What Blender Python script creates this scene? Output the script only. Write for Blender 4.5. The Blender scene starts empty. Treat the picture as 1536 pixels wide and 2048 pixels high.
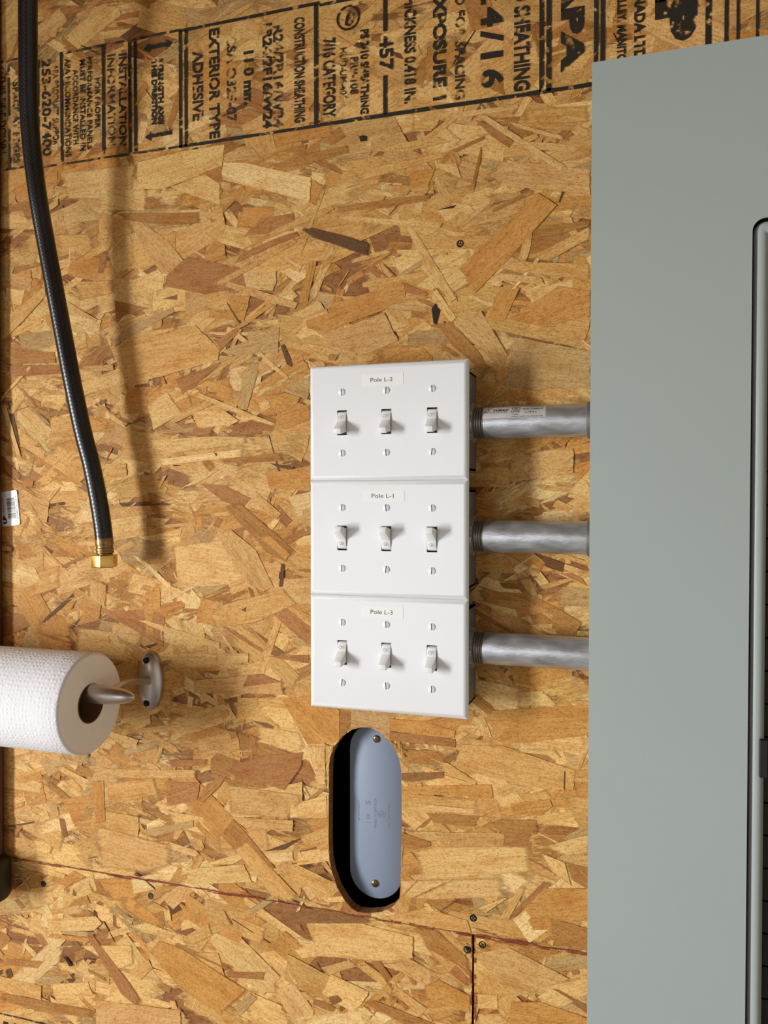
import bpy, bmesh, math, random
import numpy as np
from mathutils import Vector, Matrix

random.seed(7)
SC = bpy.context.scene
COL = SC.collection
MM = 0.001

# ------------------------------------------------------------------ camera
F_PX, YAW, PITCH = 1620.0, 0.3083, -0.021
CAM = Vector((318.756, -805.84, 1371.24))          # millimetres
cd = bpy.data.cameras.new('camera')
cam = bpy.data.objects.new('camera', cd)
COL.objects.link(cam)
RCAM = Matrix.Rotation(YAW, 3, 'Z') @ Matrix.Rotation(PITCH, 3, 'X')
cam.matrix_world = Matrix.Translation(CAM * MM) @ (RCAM @ Matrix.Rotation(math.pi / 2, 3, 'X')).to_4x4()
cd.sensor_fit = 'VERTICAL'
cd.sensor_height = 24.0
cd.sensor_width = 18.0
cd.lens = 24.0 * F_PX / 2048.0
cd.clip_start = 0.02
cd.clip_end = 60
SC.camera = cam

# ------------------------------------------------------------------ light
SC.view_settings.view_transform = 'Standard'
SC.view_settings.look = 'None'
SC.view_settings.gamma = 1.0
SC.view_settings.use_curve_mapping = False
SC.view_settings.exposure = 0.0
SC.cycles.use_denoising = True
SC.cycles.max_bounces = 8
SC.cycles.transparent_max_bounces = 40

W = bpy.data.worlds.new('sky')
SC.world = W
W.use_nodes = True
bg = W.node_tree.nodes['Background']
bg.inputs[0].default_value = (0.55, 0.72, 1.0, 1)
bg.inputs[1].default_value = 1.0


def area(name, loc, target, sx, sy, power, color):
    ld = bpy.data.lights.new(name, 'AREA')
    ld.shape = 'RECTANGLE'
    ld.size, ld.size_y = sx, sy
    ld.energy = power
    ld.color = color
    o = bpy.data.objects.new(name, ld)
    COL.objects.link(o)
    o.location = loc
    d = Vector(target) - Vector(loc)
    o.rotation_euler = d.to_track_quat('-Z', 'Y').to_euler()
    return o


# daylight through the tall opening in the left wall, and through the wide one behind the viewer
area('daylight_side_opening', (-3.06, -2.75, 1.25), (0.0, -2.75, 1.25), 0.7, 1.9, 275, (0.94, 0.975, 1.0))
area('daylight_rear_opening', (-1.35, -4.92, 1.05), (-1.35, 0, 1.05), 1.7, 1.7, 15, (0.84, 0.92, 1.0))


# ------------------------------------------------------------------ pixel -> place on a plane d mm in front of the wall
def P(u, v, d=0.0):
    r = RCAM @ Vector(((u - 768) / F_PX, 1.0, -(v - 1024) / F_PX))
    t = (-d - CAM.y) / r.y
    return CAM + r * t


# ------------------------------------------------------------------ materials
def srgb(c):
    out = []
    for x in c:
        x = x / 255.0
        out.append(x / 12.92 if x <= 0.04045 else ((x + 0.055) / 1.055) ** 2.4)
    return out


def mat(name, col, rough=0.5, metal=0.0, spec=0.5, bump=0.0, bscale=200.0, var=0.0, vscale=30.0, stretch=(1, 1, 1), coat=0.0):
    m = bpy.data.materials.new(name)
    m.use_nodes = True
    nt = m.node_tree
    b = nt.nodes['Principled BSDF']
    c = srgb(col) + [1]
    b.inputs['Base Color'].default_value = c
    b.inputs['Roughness'].default_value = rough
    b.inputs['Metallic'].default_value = metal
    b.inputs['Specular IOR Level'].default_value = spec
    b.inputs['Coat Weight'].default_value = coat
    tc = nt.nodes.new('ShaderNodeTexCoord')
    mp = nt.nodes.new('ShaderNodeMapping')
    mp.inputs['Scale'].default_value = stretch
    nt.links.new(tc.outputs['Object'], mp.inputs[0])
    if var:
        n = nt.nodes.new('ShaderNodeTexNoise')
        n.inputs['Scale'].default_value = vscale
        n.inputs['Detail'].default_value = 6
        nt.links.new(mp.outputs[0], n.inputs['Vector'])
        mr = nt.nodes.new('ShaderNodeMapRange')
        mr.inputs[1].default_value, mr.inputs[2].default_value = 0.3, 0.7
        mr.inputs[3].default_value, mr.inputs[4].default_value = 1 - var, 1 + var
        nt.links.new(n.outputs[0], mr.inputs[0])
        mx = nt.nodes.new('ShaderNodeVectorMath')
        mx.operation = 'SCALE'
        mx.inputs[0].default_value = c[:3]
        nt.links.new(mr.outputs[0], mx.inputs['Scale'])
        nt.links.new(mx.outputs[0], b.inputs['Base Color'])
        if metal:
            mr2 = nt.nodes.new('ShaderNodeMapRange')
            mr2.inputs[1].default_value, mr2.inputs[2].default_value = 0.3, 0.7
            mr2.inputs[3].default_value, mr2.inputs[4].default_value = rough * 0.75, min(1, rough * 1.3)
            nt.links.new(n.outputs[0], mr2.inputs[0])
            nt.links.new(mr2.outputs[0], b.inputs['Roughness'])
    if bump:
        n2 = nt.nodes.new('ShaderNodeTexNoise')
        n2.inputs['Scale'].default_value = bscale
        n2.inputs['Detail'].default_value = 4
        nt.links.new(mp.outputs[0], n2.inputs['Vector'])
        bp = nt.nodes.new('ShaderNodeBump')
        bp.inputs['Strength'].default_value = bump
        bp.inputs['Distance'].default_value = 0.001
        nt.links.new(n2.outputs[0], bp.inputs['Height'])
        nt.links.new(bp.outputs[0], b.inputs['Normal'])
    return m


def wood_flake_material():
    m = bpy.data.materials.new('pressed wood flakes')
    m.use_nodes = True
    nt = m.node_tree
    L = nt.links.new
    N = nt.nodes.new
    b = nt.nodes['Principled BSDF']
    at = N('ShaderNodeAttribute'); at.attribute_name = 'fc'
    uv = N('ShaderNodeUVMap'); uv.uv_map = 'grain'

    def noise(sx, sy, detail=4, rough=0.6):
        mp = N('ShaderNodeMapping'); mp.inputs['Scale'].default_value = (sx, sy, 1)
        L(uv.outputs[0], mp.inputs[0])
        n = N('ShaderNodeTexNoise'); n.inputs['Scale'].default_value = 1.0
        n.inputs['Detail'].default_value = detail; n.inputs['Roughness'].default_value = rough
        L(mp.outputs[0], n.inputs['Vector'])
        return n.outputs[0]

    def rng(src, a, c, d, e):
        r = N('ShaderNodeMapRange'); r.inputs[1].default_value = a; r.inputs[2].default_value = c
        r.inputs[3].default_value = d; r.inputs[4].default_value = e
        L(src, r.inputs[0]); return r.outputs[0]

    def mixc(fac, a, col):
        x = N('ShaderNodeMix'); x.data_type = 'RGBA'; x.blend_type = 'MULTIPLY'
        L(fac, x.inputs[0]); L(a, x.inputs[6]); x.inputs[7].default_value = col
        return x.outputs[2]
    streak = noise(25, 420, 5, 0.65)
    blotch = noise(26, 60, 5, 0.62)
    pores = noise(300, 1100, 3, 0.6)
    fuzz = noise(520, 760, 4, 0.75)
    mott = noise(190, 330, 6, 0.72)
    c = at.outputs['Color']
    c = mixc(rng(blotch, 0.47, 0.72, 0.0, 0.85), c, (0.78, 0.59, 0.38, 1))
    c = mixc(rng(streak, 0.45, 0.68, 0.0, 0.65), c, (0.74, 0.59, 0.40, 1))
    c = mixc(rng(mott, 0.49, 0.62, 0.0, 0.78), c, (0.76, 0.59, 0.41, 1))
    c = mixc(rng(pores, 0.56, 0.66, 0.0, 0.9), c, (0.52, 0.38, 0.27, 1))
    v = N('ShaderNodeVectorMath'); v.operation = 'SCALE'
    L(c, v.inputs[0]); L(rng(fuzz, 0.3, 0.7, 0.80, 1.26), v.inputs['Scale'])
    L(v.outputs[0], b.inputs['Base Color'])
    b.inputs['Roughness'].default_value = 0.62
    b.inputs['Specular IOR Level'].default_value = 0.22
    ad = N('ShaderNodeMath'); ad.operation = 'ADD'; L(streak, ad.inputs[0]); L(fuzz, ad.inputs[1])
    bp = N('ShaderNodeBump'); bp.inputs['Strength'].default_value = 0.6; bp.inputs['Distance'].default_value = 0.0008
    L(ad.outputs[0], bp.inputs['Height']); L(bp.outputs[0], b.inputs['Normal'])
    # flakes that were torn thin fray out towards their rim
    ea = N('ShaderNodeAttribute'); ea.attribute_name = 'ed'

    def mth(op, x, y):
        q = N('ShaderNodeMath'); q.operation = op
        for i, z in enumerate((x, y)):
            if isinstance(z, (int, float)): q.inputs[i].default_value = z
            else: L(z, q.inputs[i])
        return q.outputs[0]
    fe = at.outputs['Alpha']
    fray = noise(60, 330, 6, 0.7)
    den = mth('ADD', mth('MULTIPLY', fe, 0.55), 0.003)
    al = mth('ADD', mth('DIVIDE', ea.outputs['Fac'], den), mth('MULTIPLY', mth('MULTIPLY', mth('SUBTRACT', fray, 0.52), 7.0), fe))
    cl = N('ShaderNodeClamp'); L(al, cl.inputs[0]); L(cl.outputs[0], b.inputs['Alpha'])
    return m


def ink_material(name, col, lo, hi, scale=90):
    """worn stamped ink: missing in specks where the wood shows through"""
    m = bpy.data.materials.new(name)
    m.use_nodes = True
    nt = m.node_tree
    L = nt.links.new
    b = nt.nodes['Principled BSDF']
    b.inputs['Base Color'].default_value = srgb(col) + [1]
    b.inputs['Roughness'].default_value = 0.7
    b.inputs['Specular IOR Level'].default_value = 0.2
    tc = nt.nodes.new('ShaderNodeTexCoord')
    n = nt.nodes.new('ShaderNodeTexNoise'); n.inputs['Scale'].default_value = scale
    n.inputs['Detail'].default_value = 8; n.inputs['Roughness'].default_value = 0.68
    L(tc.outputs['Object'], n.inputs['Vector'])
    r = nt.nodes.new('ShaderNodeMapRange'); r.inputs[1].default_value = lo; r.inputs[2].default_value = hi
    L(n.outputs[0], r.inputs[0])
    L(r.outputs[0], b.inputs['Alpha'])
    return m


def hose_material():
    m = mat('black braided rubber', (13, 13, 15), 0.3, spec=0.5)
    nt = m.node_tree
    L = nt.links.new
    b = nt.nodes['Principled BSDF']
    uv = nt.nodes.new('ShaderNodeUVMap'); uv.uv_map = 'grain'
    hs = []
    for sgn in (1, -1):
        mp = nt.nodes.new('ShaderNodeMapping'); mp.inputs['Rotation'].default_value = (0, 0, sgn * 0.75)
        mp.inputs['Scale'].default_value = (1, 1, 1)
        L(uv.outputs[0], mp.inputs[0])
        w = nt.nodes.new('ShaderNodeTexWave'); w.inputs['Scale'].default_value = 95
        w.inputs['Distortion'].default_value = 0.3
        L(mp.outputs[0], w.inputs['Vector']); hs.append(w.outputs[1])
    a = nt.nodes.new('ShaderNodeMath'); a.operation = 'MULTIPLY'; L(hs[0], a.inputs[0]); L(hs[1], a.inputs[1])
    bp = nt.nodes.new('ShaderNodeBump'); bp.inputs['Strength'].default_value = 0.09; bp.inputs['Distance'].default_value = 0.001
    L(a.outputs[0], bp.inputs['Height']); L(bp.outputs[0], b.inputs['Normal'])
    return m


def towel_material():
    m = mat('embossed white paper', (226, 226, 228), 0.9, spec=0.1)
    nt = m.node_tree
    L = nt.links.new
    b = nt.nodes['Principled BSDF']
    uv = nt.nodes.new('ShaderNodeUVMap'); uv.uv_map = 'grain'
    vo = nt.nodes.new('ShaderNodeTexVoronoi'); vo.inputs['Scale'].default_value = 210
    vo.inputs['Randomness'].default_value = 0.35
    L(uv.outputs[0], vo.inputs['Vector'])
    n = nt.nodes.new('ShaderNodeTexNoise'); n.inputs['Scale'].default_value = 45; n.inputs['Detail'].default_value = 3
    L(uv.outputs[0], n.inputs['Vector'])
    mr = nt.nodes.new('ShaderNodeMapRange'); mr.inputs[1].default_value = 0.0; mr.inputs[2].default_value = 0.45
    mr.inputs[3].default_value = 1; mr.inputs[4].default_value = 0
    L(vo.outputs[0], mr.inputs[0])
    a = nt.nodes.new('ShaderNodeMath'); a.operation = 'ADD'; L(mr.outputs[0], a.inputs[0]); L(n.outputs[0], a.inputs[1])
    bp = nt.nodes.new('ShaderNodeBump'); bp.inputs['Strength'].default_value = 0.45; bp.inputs['Distance'].default_value = 0.001
    L(a.outputs[0], bp.inputs['Height']); L(bp.outputs[0], b.inputs['Normal'])
    return m


M_OSB = wood_flake_material()
M_INK = ink_material('worn black stamp ink', (44, 40, 32), 0.385, 0.46)
M_INKF = ink_material('faint worn stamp ink', (54, 48, 36), 0.41, 0.52)
M_WHITE = mat('glossy white plastic', (223, 224, 224), 0.22, spec=0.5, bump=0.05, bscale=160)
M_LEVER = mat('matte white lever plastic', (226, 226, 223), 0.4, spec=0.4)
M_LEVERTXT = mat('raised lever letters', (190, 184, 172), 0.5)
M_SCREWW = mat('white painted screw', (222, 223, 224), 0.3)
M_SLOT = mat('bare slot metal', (96, 96, 96), 0.5, 0.3)
M_TAPE = mat('label tape', (229, 229, 224), 0.3)
M_BLACKTXT = mat('black print', (26, 26, 28), 0.5)
M_GALVBOX = mat('dull galvanised sheet', (128, 126, 122), 0.5, 0.55, var=0.15, vscale=60)
M_BLACK = mat('black slot', (10, 10, 10), 0.6)
M_GALV = mat('galvanised steel', (186, 189, 192), 0.35, 0.8, var=0.26, vscale=80, stretch=(0.5, 1.6, 1.6), bump=0.2, bscale=420)
M_THREAD = mat('threaded steel', (140, 136, 130), 0.45, 0.75)
M_NUT = mat('zinc locknut', (196, 196, 192), 0.32, 0.8, var=0.1)
M_PANEL = mat('grey enamel', (155, 165, 161), 0.36, spec=0.4, bump=0.05, bscale=350, var=0.012, vscale=6)
M_PANELIN = mat('black breaker plastic', (20, 20, 19), 0.45)
M_PVC = mat('grey painted conduit body', (130, 143, 160), 0.5, spec=0.3, bump=0.04, bscale=300)
M_PVCTXT = mat('moulded grey lettering', (112, 119, 130), 0.5)
M_BRASS = mat('brass', (214, 178, 92), 0.27, 1.0, var=0.06)
M_FERRULE = mat('tarnished brass', (140, 116, 74), 0.36, 0.9, var=0.15, vscale=120)
M_NICKEL = mat('satin nickel', (194, 191, 187), 0.33, 0.95, var=0.05, vscale=40)
M_HOSE = hose_material()
M_TOWEL = towel_material()
M_TOWELEND = mat('stacked paper edge', (244, 242, 236), 0.95, spec=0.05, bump=0.3, bscale=900)
M_CORE = mat('brown cardboard', (120, 88, 58), 0.9, spec=0.05)
M_STICKER = mat('white sticker', (232, 230, 228), 0.5)
M_DWSCREW = mat('black phosphate steel', (24, 26, 28), 0.45, 0.6)
M_DARKWOOD = mat('dark stained wood', (72, 30, 14), 0.4, var=0.2, vscale=60, stretch=(1, 1, 0.1))
M_RUBBER_AND_SHADE = mat('black rubber', (16, 16, 17), 0.5)  # rubber of the pole grip, and painted cavity shade on the fitting's housing
M_SHEATH = mat('dark house wrap', (36, 32, 28), 0.9)
M_CONCRETE = mat('concrete', (142, 138, 130), 0.8, var=0.1, vscale=5, bump=0.2, bscale=60)
M_BOARD = mat('plain wood panelling', (176, 132, 82), 0.7, var=0.25, vscale=18, stretch=(0.4, 1, 2.2))
M_DRYWALL = mat('pale painted wall', (214, 210, 202), 0.8, var=0.03, vscale=4)
M_CEIL = mat('ceiling panelling', (150, 118, 80), 0.8, var=0.12, vscale=8)


# ------------------------------------------------------------------ mesh building (all coordinates in millimetres)
class MB:
    def __init__(self):
        self.v, self.f, self.mi, self.uv = [], [], [], {}

    def add(self, verts, faces, mi=0):
        o = len(self.v)
        self.v += [tuple(p) for p in verts]
        for f in faces:
            self.f.append(tuple(i + o for i in f))
            self.mi.append(mi)
        return o

    def box(self, x0, x1, y0, y1, z0, z1, mi=0):
        self.add([(x0, y0, z0), (x1, y0, z0), (x1, y1, z0), (x0, y1, z0), (x0, y0, z1), (x1, y0, z1), (x1, y1, z1), (x0, y1, z1)],
                 [(0, 3, 2, 1), (4, 5, 6, 7), (0, 1, 5, 4), (1, 2, 6, 5), (2, 3, 7, 6), (3, 0, 4, 7)], mi)

    def lathe(self, prof, origin, axis, seg=32, mi=0, cap0=True, cap1=True, squash=(1, 1), up=None):
        """prof: list of (distance along axis, radius)"""
        a = Vector(axis).normalized()
        u = Vector(up) if up else (Vector((0, 0, 1)) if abs(a.z) < 0.9 else Vector((1, 0, 0)))
        u = (u - a * u.dot(a)).normalized()
        w = a.cross(u)
        o = Vector(origin)
        vs, fs = [], []
        for (t, r) in prof:
            for k in range(seg):
                an = 2 * math.pi * k / seg
                vs.append(o + a * t + (u * math.cos(an) * squash[0] + w * math.sin(an) * squash[1]) * r)
        for i in range(len(prof) - 1):
            for k in range(seg):
                k2 = (k + 1) % seg
                fs.append((i * seg + k, i * seg + k2, (i + 1) * seg + k2, (i + 1) * seg + k))
        if cap0: fs.append(tuple(reversed(range(seg))))
        if cap1: fs.append(tuple(range((len(prof) - 1) * seg, len(prof) * seg)))
        self.add(vs, fs, mi)

    def tube(self, pts, rad, seg=20, caps=True, mi=0):
        pts = [Vector(p) for p in pts]
        n = len(pts)
        rad = rad if isinstance(rad, (list, tuple)) else [rad] * n
        u = None
        vs, fs = [], []
        acc = 0
        uvs = []
        for i in range(n):
            t = (pts[min(i + 1, n - 1)] - pts[max(i - 1, 0)]).normalized()
            if u is None:
                u = Vector((0, -1, 0)) if abs(t.y) < 0.9 else Vector((0, 0, 1))
            u = (u - t * u.dot(t)).normalized()
            w = t.cross(u)
            if i: acc += (pts[i] - pts[i - 1]).length
            for k in range(seg):
                an = 2 * math.pi * k / seg
                vs.append(pts[i] + (u * math.cos(an) + w * math.sin(an)) * rad[i])
        for i in range(n - 1):
            for k in range(seg):
                k2 = (k + 1) % seg
                fs.append((i * seg + k, i * seg + k2, (i + 1) * seg + k2, (i + 1) * seg + k))
        if caps:
            fs.append(tuple(reversed(range(seg)))); fs.append(tuple(range((n - 1) * seg, n * seg)))
        self.add(vs, fs, mi)

    def prism(self, poly, y0, y1, mi=0):
        """poly: (x,z) outline, extruded between y0 (back) and y1 (front, nearer the viewer)"""
        n = len(poly)
        vs = [(x, y1, z) for x, z in poly] + [(x, y0, z) for x, z in poly]
        fs = [tuple(range(n)), tuple(reversed(range(n, 2 * n)))]
        for k in range(n):
            k2 = (k + 1) % n
            fs.append((k, n + k, n + k2, k2))
        self.add(vs, fs, mi)

    def build(self, name, mats, parent=None, smooth=None, bevel=0.0, segs=2):
        me = bpy.data.meshes.new(name)
        me.from_pydata([(a * MM, b * MM, c * MM) for a, b, c in self.v], [], self.f)
        mats = mats if isinstance(mats, (list, tuple)) else [mats]
        for m in mats: me.materials.append(m)
        me.polygons.foreach_set('material_index', self.mi)
        bm = bmesh.new(); bm.from_mesh(me)
        bmesh.ops.recalc_face_normals(bm, faces=bm.faces)
        if bevel:
            es = [e for e in bm.edges if len(e.link_faces) == 2 and e.calc_face_angle(0) > 0.6]
            bmesh.ops.bevel(bm, geom=es, offset=bevel * MM, segments=segs, affect='EDGES', profile=0.5)
        bm.to_mesh(me); bm.free()
        if smooth is not None:
            me.polygons.foreach_set('use_smooth', [True] * len(me.polygons))
            me.set_sharp_from_angle(angle=math.radians(smooth))
        o = bpy.data.objects.new(name, me)
        COL.objects.link(o)
        if parent: o.parent = parent
        return o


def tag(o, label=None, cat=None, group=None, kind=None):
    if label: o['label'] = label
    if cat: o['category'] = cat
    if group: o['group'] = group
    if kind: o['kind'] = kind
    return o


def empty(name, loc_mm, label, cat, group=None, kind=None):
    o = bpy.data.objects.new(name, None)
    o.empty_display_size = 0.05
    COL.objects.link(o)
    o.location = Vector(loc_mm) * MM
    return tag(o, label, cat, group, kind)


def rrect(x0, x1, z0, z1, r, seg=8):
    out = []
    for cx, cz, a0 in ((x1 - r, z1 - r, 0), (x0 + r, z1 - r, 90), (x0 + r, z0 + r, 180), (x1 - r, z0 + r, 270)):
        for k in range(seg + 1):
            a = math.radians(a0 + 90 * k / seg)
            out.append((cx + r * math.cos(a), cz + r * math.sin(a)))
    return out


def holed(mb, outer, inner, y0, y1, mi=0, rimmi=None):
    """slab between y0 and y1 with the outline outer and one hole inner, both (x,z) lists"""
    bm = bmesh.new()
    a = [bm.verts.new((x, 0, z)) for x, z in outer]
    b = [bm.verts.new((x, 0, z)) for x, z in inner]
    for ring in (a, b):
        for k in range(len(ring)):
            bm.edges.new((ring[k], ring[(k + 1) % len(ring)]))
    bmesh.ops.triangle_fill(bm, use_beauty=True, edges=bm.edges[:])
    bm.verts.index_update()
    vs = [v.co.copy() for v in bm.verts]
    fs = [tuple(v.index for v in f.verts) for f in bm.faces]
    bm.free()
    mb.add([(v.x, y1, v.z) for v in vs], fs, mi)
    mb.add([(v.x, y0, v.z) for v in vs], [tuple(reversed(f)) for f in fs], mi)
    for ring, m_ in ((outer, mi), (inner, mi if rimmi is None else rimmi)):
        n = len(ring)
        mb.add([(x, y1, z) for x, z in ring] + [(x, y0, z) for x, z in ring],
               [(k, (k + 1) % n, n + (k + 1) % n, n + k) for k in range(n)], m_)


_tc = {}


def text2d(s, bold=0.0, space=1.0):
    """outline letters of the built-in font as (points, faces), scaled to the unit box of the string"""
    key = (s, bold, space)
    if key in _tc: return _tc[key]
    cu = bpy.data.curves.new('lettering_source', 'FONT')
    cu.body = s
    cu.offset = bold
    cu.space_character = space
    cu.resolution_u = 3
    ob = bpy.data.objects.new('lettering_source', cu)
    me = bpy.data.meshes.new_from_object(ob)
    vs = [(v.co.x, v.co.y) for v in me.vertices]
    fs = [tuple(p.vertices) for p in me.polygons]
    bpy.data.objects.remove(ob); bpy.data.curves.remove(cu); bpy.data.meshes.remove(me)
    xs = [p[0] for p in vs]; ys = [p[1] for p in vs]
    x0, x1, y0, y1 = min(xs), max(xs), min(ys), max(ys)
    vs = [((x - x0) / (x1 - x0), (y - y0) / (y1 - y0)) for x, y in vs]
    _tc[key] = (vs, fs, (x1 - x0) / (y1 - y0))
    return _tc[key]


def put_text(mb, s, fn, bold=0.0, mi=0, space=1.0):
    vs, fs, _ = text2d(s, bold, space)
    mb.add([fn(a, b) for a, b in vs], fs, mi)


# ================================================================== SETTING
ZSEAM = sum(P(u, v).z for u, v in ((0, 1712), (300, 1762), (590, 1808), (860, 1853), (1180, 1905))) / 5
XSEAM = P(946.5, 1960).x
ROOM = dict(x0=-3100, x1=2300, y0=-5000, z1=2700)

wall = MB()
wall.box(ROOM['x0'], ROOM['x1'], 100, 120, 0, ROOM['z1'])
wall_back = tag(wall.build('wall_back', M_SHEATH), kind='structure')

fl = MB(); fl.box(ROOM['x0'] - 150, ROOM['x1'] + 150, ROOM['y0'] - 150, 200, -120, 0)
tag(fl.build('floor', M_CONCRETE), kind='structure')
ce = MB(); ce.box(ROOM['x0'] - 150, ROOM['x1'] + 150, ROOM['y0'] - 150, 200, ROOM['z1'], ROOM['z1'] + 100)
tag(ce.build('ceiling', M_CEIL), kind='structure')
wr = MB(); wr.box(ROOM['x1'], ROOM['x1'] + 120, ROOM['y0'], 120, 0, ROOM['z1'])
tag(wr.build('wall_right', M_DRYWALL), kind='structure')
# left wall with a tall opening
x0 = ROOM['x0']
wl = MB()
wl.box(x0 - 120, x0, -2420, 120, 0, ROOM['z1'])
wl.box(x0 - 120, x0, ROOM['y0'], -3080, 0, ROOM['z1'])
wl.box(x0 - 120, x0, -3080, -2420, 0, 270)
wl.box(x0 - 120, x0, -3080, -2420, 2230, ROOM['z1'])
tag(wl.build('wall_left', M_BOARD), kind='structure')
wf = MB()
wf.box(x0, -2250, ROOM['y0'] - 120, ROOM['y0'], 0, ROOM['z1'])
wf.box(-450, ROOM['x1'], ROOM['y0'] - 120, ROOM['y0'], 0, ROOM['z1'])
wf.box(-2250, -450, ROOM['y0'] - 120, ROOM['y0'], 1950, ROOM['z1'])
wf.box(-2250, -450, ROOM['y0'] - 120, ROOM['y0'], 0, 150)
tag(wf.build('wall_front', M_BOARD), kind='structure')
# unseen header, added to take part of the side daylight off the upper wall
hd = MB(); hd.box(-1270, -1170, -3600, 0, 1650, ROOM['z1'])
tag(hd.build('added_shade_header', M_BOARD), kind='structure')

# ---------------------------------------------------------------- the sheathing boards
C7 = lambda X, Y: (600 + X / 4.654, 1420 + Y / 4.654)
HOLE_PX = [(275, 520), (285, 430), (330, 330), (400, 240), (490, 180), (570, 158), (650, 160), (740, 200), (800, 260), (880, 350),
           (925, 450), (945, 560), (950, 800), (948, 1100), (940, 1500), (935, 1660), (928, 1760), (860, 1832), (760, 1878), (640, 1888),
           (540, 1876), (480, 1840), (420, 1770), (350, 1650), (300, 1510), (276, 1380), (270, 1200), (271, 900), (272, 700)]
HOLE = []
for X, Y in HOLE_PX:
    q = P(*C7(X, Y))
    HOLE.append((q.x, max(q.z, ZSEAM + 2.0)))


def area2(p):
    return sum(p[i][0] * p[(i + 1) % len(p)][1] - p[(i + 1) % len(p)][0] * p[i][1] for i in range(len(p))) / 2


if area2(HOLE) < 0: HOLE.reverse()


def hull(pts):
    pts = sorted(set((round(a, 3), round(b, 3)) for a, b in pts))
    if len(pts) < 3: return pts
    def half(ps):
        h = []
        for p in ps:
            while len(h) > 1 and (h[-1][0] - h[-2][0]) * (p[1] - h[-2][1]) - (h[-1][1] - h[-2][1]) * (p[0] - h[-2][0]) <= 0: h.pop()
            h.append(p)
        return h
    a = half(pts); b = half(pts[::-1])
    return a[:-1] + b[:-1]


HULL_HOLE = hull(HOLE)
HB = (min(p[0] for p in HOLE), max(p[0] for p in HOLE), min(p[1] for p in HOLE), max(p[1] for p in HOLE))


def clip(poly, nx, nz, c):
    """keep nx*x+nz*z <= c"""
    out = []
    n = len(poly)
    for i in range(n):
        p, q = poly[i], poly[(i + 1) % n]
        dp, dq = nx * p[0] + nz * p[1] - c, nx * q[0] + nz * q[1] - c
        if dp <= 0: out.append(p)
        if (dp < 0 < dq) or (dq < 0 < dp):
            t = dp / (dp - dq)
            out.append((p[0] + (q[0] - p[0]) * t, p[1] + (q[1] - p[1]) * t))
    return out


def minus_hole(poly):
    xs = [p[0] for p in poly]; zs = [p[1] for p in poly]
    if max(xs) < HB[0] or min(xs) > HB[1] or max(zs) < HB[2] or min(zs) > HB[3]: return [poly]
    out = []
    rest = poly
    n = len(HULL_HOLE)
    for i in range(n):
        a, b = HULL_HOLE[i], HULL_HOLE[(i + 1) % n]
        ex, ez = b[0] - a[0], b[1] - a[1]
        nx, nz = ez, -ex          # outward normal of a counter-clockwise outline
        c = nx * a[0] + nz * a[1]
        o = clip(rest, -nx, -nz, -c)
        if len(o) > 2 and abs(area2(o)) > 0.5: out.append(o)
        rest = clip(rest, nx, nz, c)
        if len(rest) < 3: break
    return out


PAL = {'p': (226, 186, 124), 't': (212, 166, 102), 'o': (204, 150, 82), 'b': (178, 128, 70), 'd': (108, 75, 44), 'r': (176, 123, 74),
       'g': (192, 158, 108), 'k': (50, 36, 27), 'n': (212, 168, 110), 'e': (150, 106, 62), 'w': (234, 200, 144)}
LIN = {k: [c * f for c, f in zip(srgb(v), (0.97, 0.985, 0.88))] for k, v in PAL.items()}


class Board:
    def __init__(self, x0, x1, z0, z1):
        self.r = (x0, x1, z0, z1)
        self.v, self.f, self.c, self.uv, self.ed = [], [], [], [], []

    def raw(self, verts, face, cols, uvs, eds=None):
        o = len(self.v)
        self.v += verts
        self.c += cols
        self.uv += uvs
        self.ed += eds if eds else [1.0] * len(verts)
        for f in face: self.f.append(tuple(i + o for i in f))


BIG = 4000
X0B, X1B, Z0B, Z1B = ROOM['x0'], ROOM['x1'], 0, ROOM['z1']
BOARDS = [Board(X0B, X1B, ZSEAM + 0.25, Z1B), Board(X0B, XSEAM - 0.9, Z0B, ZSEAM - 0.45), Board(XSEAM + 0.9, X1B, Z0B, ZSEAM - 0.45)]
FX0, FX1 = P(0, 1000).x - 330, P(1536, 1000).x + 330       # the stretch that gets individual flakes
FZ0, FZ1 = P(0, 2048).z - 330, P(0, 0).z + 330

jit = lambda c, a=0.10: [max(0.0, x * (1 + random.uniform(-a, a) * 0.3 + sh * 1.3)) for sh in (random.uniform(-a, a),) for x in c]


ZSTAMP = P(600, 265).z


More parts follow.
